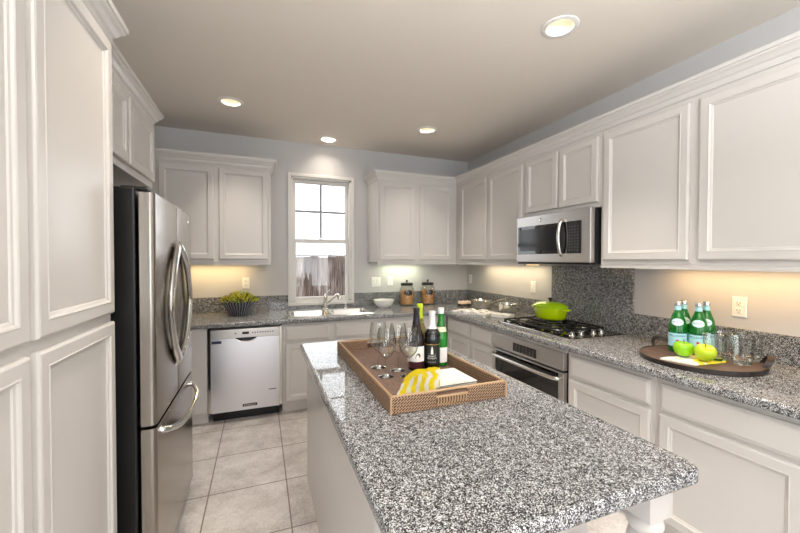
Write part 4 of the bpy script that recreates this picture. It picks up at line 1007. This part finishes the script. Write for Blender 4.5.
# ------------------------------------------------------------------ wicker tray on the island
WX0_, WX1_, WY0_, WY1_ = -2.085, -1.598, -2.908, -1.985; WH = .066
wt = empty('wicker_tray', (-1.84, -2.447, HC), 'large rectangular brown wicker tray on the island', 'tray')
bm = BM(); bx(bm, WX0_+.006, WX1_-.006, WY0_+.006, WY1_-.006, HC+.0006, HC+.010, .002); obj('tray_base', bm, WFLOOR, wt)
bm = BM(); ww = .014
bx(bm, WX0_, WX0_+ww, WY0_, WY1_, HC+.0005, HC+WH-.004, .003); bx(bm, WX1_-ww, WX1_, WY0_, WY1_, HC+.0005, HC+WH-.004, .003)
hy = ((WX0_+WX1_)/2-.065, (WX0_+WX1_)/2+.065)
for y in (WY0_, WY1_-ww):
    bx(bm, WX0_+ww, hy[0], y, y+ww, HC+.0005, HC+WH-.004, .003); bx(bm, hy[1], WX1_-ww, y, y+ww, HC+.0005, HC+WH-.004, .003)
    bx(bm, hy[0], hy[1], y, y+ww, HC+.0005, HC+.014, .002)
obj('tray_wall', bm, WICK, wt)
bm = BM(); c0 = (WX0_+ww/2, WX1_-ww/2, WY0_+ww/2, WY1_-ww/2); z = HC+WH-.003
for p, q in (((c0[0], c0[2]), (c0[1], c0[2])), ((c0[1], c0[2]), (c0[1], c0[3])), ((c0[1], c0[3]), (c0[0], c0[3])), ((c0[0], c0[3]), (c0[0], c0[2]))): tube(bm, [(*p, z), (*q, z)], .0050, 10)
for x in c0[:2]:
    for y in c0[2:]: tube(bm, [(x+(-.005 if x == c0[0] else .005), y+(-.005 if y == c0[2] else .005), HC+.002), (x+(-.005 if x == c0[0] else .005), y+(-.005 if y == c0[2] else .005), z)], .0045, 8)
obj('rim', bm, TAN, wt, True)
for y, s_ in ((WY0_+ww/2, -1), (WY1_-ww/2, 1)):
    bm = BM(); nS = 11
    for i in range(nS):
        x = hy[0] + (i+.5)/nS*.13; tube(bm, [(x, y+s_*.005, HC+.012), (x+.002, y+s_*.008, HC+.028), (x, y+s_*.006, HC+.040)], 0.0032, 8)
    tube(bm, [(hy[0]-.002, y+s_*.004, HC+.041), (hy[1]+.002, y+s_*.004, HC+.041)], .0045, 10)
    h_ = obj('handle', bm, TAN, wt, True)
    bm = BM(); bx(bm, hy[0], hy[1], y-.003, y+.003, HC+.014, HC+.040); obj('hollow_shade', bm, HOLLOWDK, h_)  # dark slab painted in for the shade of the handle's hollow
TB = HC+.0105
# wine bottles
def bottle(name, label, x, y, h, R, gm, cap_m, cap_z, kind, facing, scale_sh=1.0):
    r = empty(name, (0, 0, 0), label, 'wine bottle', 'wine bottles on the wicker tray'); O = (0, 0, 0)
    zs = h*.62 if kind == 'bord' else h*.50
    if kind == 'bord': pr = [(R*.85, 0), (R*.98, .003), (R, .010), (R, h*.60), (R*.94, h*.645), (R*.70, h*.685), (.0165, h*.73), (.0145, h*.78), (.0142, h*.93), (.0155, h*.95), (.0155, h*.985)]
    else: pr = [(R*.85, 0), (R*.98, .003), (R, .010), (R, h*.46), (R*.93, h*.54), (R*.68, h*.64), (.0195, h*.73), (.0155, h*.80), (.0142, h*.93), (.0155, h*.95), (.0155, h*.985)]
    bm = BM(); lathe(bm, pr, O, 32); obj('glass_body', bm, gm, r, True)
    def rad(z):
        for (r0, z0), (r1, z1) in zip(pr, pr[1:]):
            if z <= z1: return r0 + (r1-r0)*(z-z0)/max(z1-z0, 1e-6)
        return pr[-1][0]
    bm = BM(); lathe(bm, [(rad(h*cap_z)+.0008, h*cap_z)] + [(rr+.0008, z) for rr, z in pr if z > h*cap_z] + [(.0155, h), (.004, h+.0005)], O, 24, cap0=False); obj('capsule', bm, cap_m, r, True)
    r.location = (x, y, TB+.0005); return r, R, O, h
CAMV = math.atan2(-4.07+2.5, -2.5+1.75)
DARKG = mat('dark_wine_glass', (10, 13, 10), .04, coat=.5); DARKR = mat('dark_red_wine_glass', (26, 10, 12), .04, coat=.5)
WLBL = mat('white_label', (236, 233, 228), .6); BLBL = mat('black_label', (26, 30, 30), .5); GOLD = mat('gold_line', (190, 150, 70), .4, .3)
capd = mat('dark_capsule', (40, 34, 44), .35, .2); capw = mat('white_capsule', (226, 226, 228), .35); capy = mat('lime_capsule', (196, 216, 30), .35)
b1, R, O, h = bottle('wine_bottle', 'dark wine bottle with dark capsule and white label, next to the wine glasses', -1.798, -2.478, .300, .0385, DARKR, capd, .74, 'burg', CAMV)
lb = obj('label', cyl_patch(R, O, CAMV, 1.3, .045, .118), WLBL, b1, True)
bm = BM(); b2 = BM(); b2.faces.new([b2.verts.new((x_, y_, .0012)) for x_, y_ in ((-.004, .062), (.020, .062), (.022, .078), (.012, .088), (.002, .080))]); merge(bm, wrap(b2, R, O, CAMV, 0)); obj('label_picture', bm, DARKR, lb)
obj('label_band', cyl_patch(R, O, CAMV, 1.3, .014, .044), mat('maroon_label_band', (66, 22, 34), .5), b1, True)
bm = BM(); lathe(bm, [(.0172, h*.755), (.0166, h*.785)], O, 24, cap0=False, cap1=False); obj('neck_band', bm, GOLD, b1, True)
b2_, R, O, h = bottle('wine_bottle', 'dark wine bottle with white capsule and black label, in front of the green bottle', -1.720, -2.492, .282, .0385, DARKG, capw, .70, 'bord', CAMV)
lb = obj('label', cyl_patch(R, O, CAMV, 1.35, .030, .125), BLBL, b2_, True)
bm = BM(); merge(bm, wrap(text_bm('ROBERT', .0105), R+.0012, O, CAMV, .068)); merge(bm, wrap(text_bm('MONDAVI', .0105), R+.0012, O, CAMV, .058)); merge(bm, wrap(text_bm('PRIVATE SELECTION', .0045), R+.0012, O, CAMV, .040)); obj('lettering', bm, WLBL, lb)
bm = BM()
for q in ([(-.006, .078), (.006, .078), (.005, .102), (-.005, .102)], [(-.0035, .102), (.0035, .102), (.003, .110), (0, .116), (-.003, .110)], [(-.016, .078), (.016, .078), (.016, .081), (-.016, .081)]):
    k2 = BM(); k2.faces.new([k2.verts.new((a, b, .0012)) for a, b in q]); merge(bm, wrap(k2, R, O, CAMV, 0))
obj('tower_emblem', bm, WLBL, lb)
bm = BM(); merge(bm, cyl_patch(R, O, CAMV, 1.35, .123, .1255, th=.001)); obj('label_border', bm, GOLD, lb)
b3, R, O, h = bottle('sparkling_bottle', 'slim green bottle with white capsule, behind the black-labelled wine bottle', -1.652, -2.455, .290, .033, mat('bright_green_glass', (30, 140, 34), .04, 0, .3, 1.4, coat=.3), capw, .90, 'burg', CAMV)
obj('label', cyl_patch(R, O, CAMV-.1, 1.3, .020, .095), WLBL, b3, True); 
bm = BM(); lathe(bm, [(.0275, .172), (.0225, .196)], O, 24, cap0=False, cap1=False)
for v in bm.verts: v.co.x *= 1.04; v.co.y *= 1.04
obj('neck_label', bm, mat('cream_neck_label', (226, 222, 190), .6), b3, True)
b4, R, O, h = bottle('wine_bottle', 'pale white-wine bottle with lime green capsule, behind the others on the wicker tray', -1.735, -2.378, .305, .0375, mat('pale_wine_glass', (206, 200, 130), .03, 0, .75, 1.35), capy, .76, 'burg', CAMV)
obj('label', cyl_patch(R, O, CAMV, 1.2, .03, .11), WLBL, b4, True)

# stemmed wine glasses
THIN = PANE2
def wine_glass():
    r = empty('wine_glass', (0, 0, 0)); O = (0, 0, 0)
    out = [(.012, .086), (.026, .097), (.038, .115), (.0445, .138), (.0448, .158), (.042, .188), (.038, .212), (.0355, .226)]
    bm = BM(); lathe(bm, [(.004, .082)] + out + [(a-.001, b) for a, b in out[::-1]] + [(.003, .0835)], O, 36); obj('bowl', bm, PANE2, r, True)
    bm = BM(); lathe(bm, [(.004, .082), (.0034, .06), (.0034, .02), (.006, .010)], O, 14); obj('stem', bm, GLASS, r, True)
    bm = BM(); lathe(bm, [(.036, 0), (.037, .0015), (.030, .004), (.010, .008), (.006, .0105)], O, 32); obj('foot', bm, GLASS, r, True)
    return r
wg = wine_glass()
wgl = [((-1.962, -2.385), 'stemmed wine glass at the back, nearest the far end of the wicker tray'), ((-1.970, -2.527), 'stemmed wine glass in front of the others, nearest the tray edge'),
       ((-1.888, -2.462), 'stemmed wine glass in the middle of the group on the wicker tray'), ((-1.872, -2.558), 'stemmed wine glass in front of the dark white-labelled bottle, beside the yellow cloth')]
for i, ((x, y), lb) in enumerate(wgl):
    o = wg if i == 0 else copy_tree(wg); o.location = (x, y, TB+.0005); tag(o, lb, 'wine glass', 'wine glasses on the wicker tray')

# square plates
PL = (-1.755, -2.70)
plab = ['square white plate lying on the bottom of the stack', 'square white plate in the middle of the stack', 'square white plate on top of the stack, half under the yellow cloth']
def plate_bm():
    bm = BM(); r0 = []
    for ins, z, rr in ((.03, 0, .012), (.022, .002, .012), (0, .0095, .008), (.0, .011, .008), (.006, .011, .008), (.028, .005, .012), (.034, .0045, .012)):
        q = [bm.verts.new((x, y, z)) for x, y in rrect(-.0975+ins, .0975-ins, -.0975+ins, .0975-ins, rr, 4)]
        if r0:
            for i in range(len(q)): bm.faces.new((r0[i], r0[(i+1) % len(q)], q[(i+1) % len(q)], q[i]))
        else: bm.faces.new(q[::-1])
        r0 = q
    bm.faces.new(r0); return bm
RIMM = mat('dark_plate_edge', (70, 72, 60), .4)
def plate():
    bm = plate_bm(); p = obj('square_plate', bm, WHITECER, None, True)
    bm = BM(); bx(bm, -.0982, .0982, -.0982, .0982, .0094, .0108)
    for f in list(bm.faces):
        if abs(f.normal.z) > .5: bm.faces.remove(f)
    obj('dark_edge', bm, RIMM, p); return p
p0 = plate()
for i in range(3):
    o = p0 if i == 0 else copy_tree(p0); o.location = (PL[0], PL[1], TB + .0006 + i*.0072); o.rotation_euler = (0, 0, .03*(i-1)); tag(o, plab[i], 'plate', 'stacked square plates')

# yellow patterned tea towel draped on the plates
tw = BM(); n = 24; rnd = random.Random(9)
A, B_, C_, D_ = Vector((-1.915, -2.612)), Vector((-1.715, -2.568)), Vector((-1.86, -2.845)), Vector((-2.045, -2.83))
def hgt(p):
    on = min(1, max(0, (p.x+1.925)/.06)) * min(1, max(0, (-2.572-p.y)/.024)); on = on*on*(3-2*on)
    base = .004 + .0285*on
    return base + .007*abs(math.sin(p.x*42+p.y*18))*(.4+.6*on) + .003*math.sin(p.y*60-p.x*30)**2
gt = [[(lambda p: (p.x, p.y, TB + hgt(p)))(A*(1-i/n)*(1-j/n) + B_*(1-i/n)*(j/n) + C_*(i/n)*(j/n) + D_*(i/n)*(1-j/n)) for j in range(n+1)] for i in range(n+1)]
tv = [[tw.verts.new(p) for p in row] for row in gt]
for i in range(n):
    for j in range(n): tw.faces.new((tv[i][j], tv[i+1][j], tv[i+1][j+1], tv[i][j+1]))
bmesh.ops.solidify(tw, geom=tw.faces[:], thickness=.0025)
tag(obj('tea_towel', tw, CLOTH, None, True, loc=(-1.88, -2.70, TB)), 'crumpled yellow and white patterned cloth lying over the plates', 'cloth')
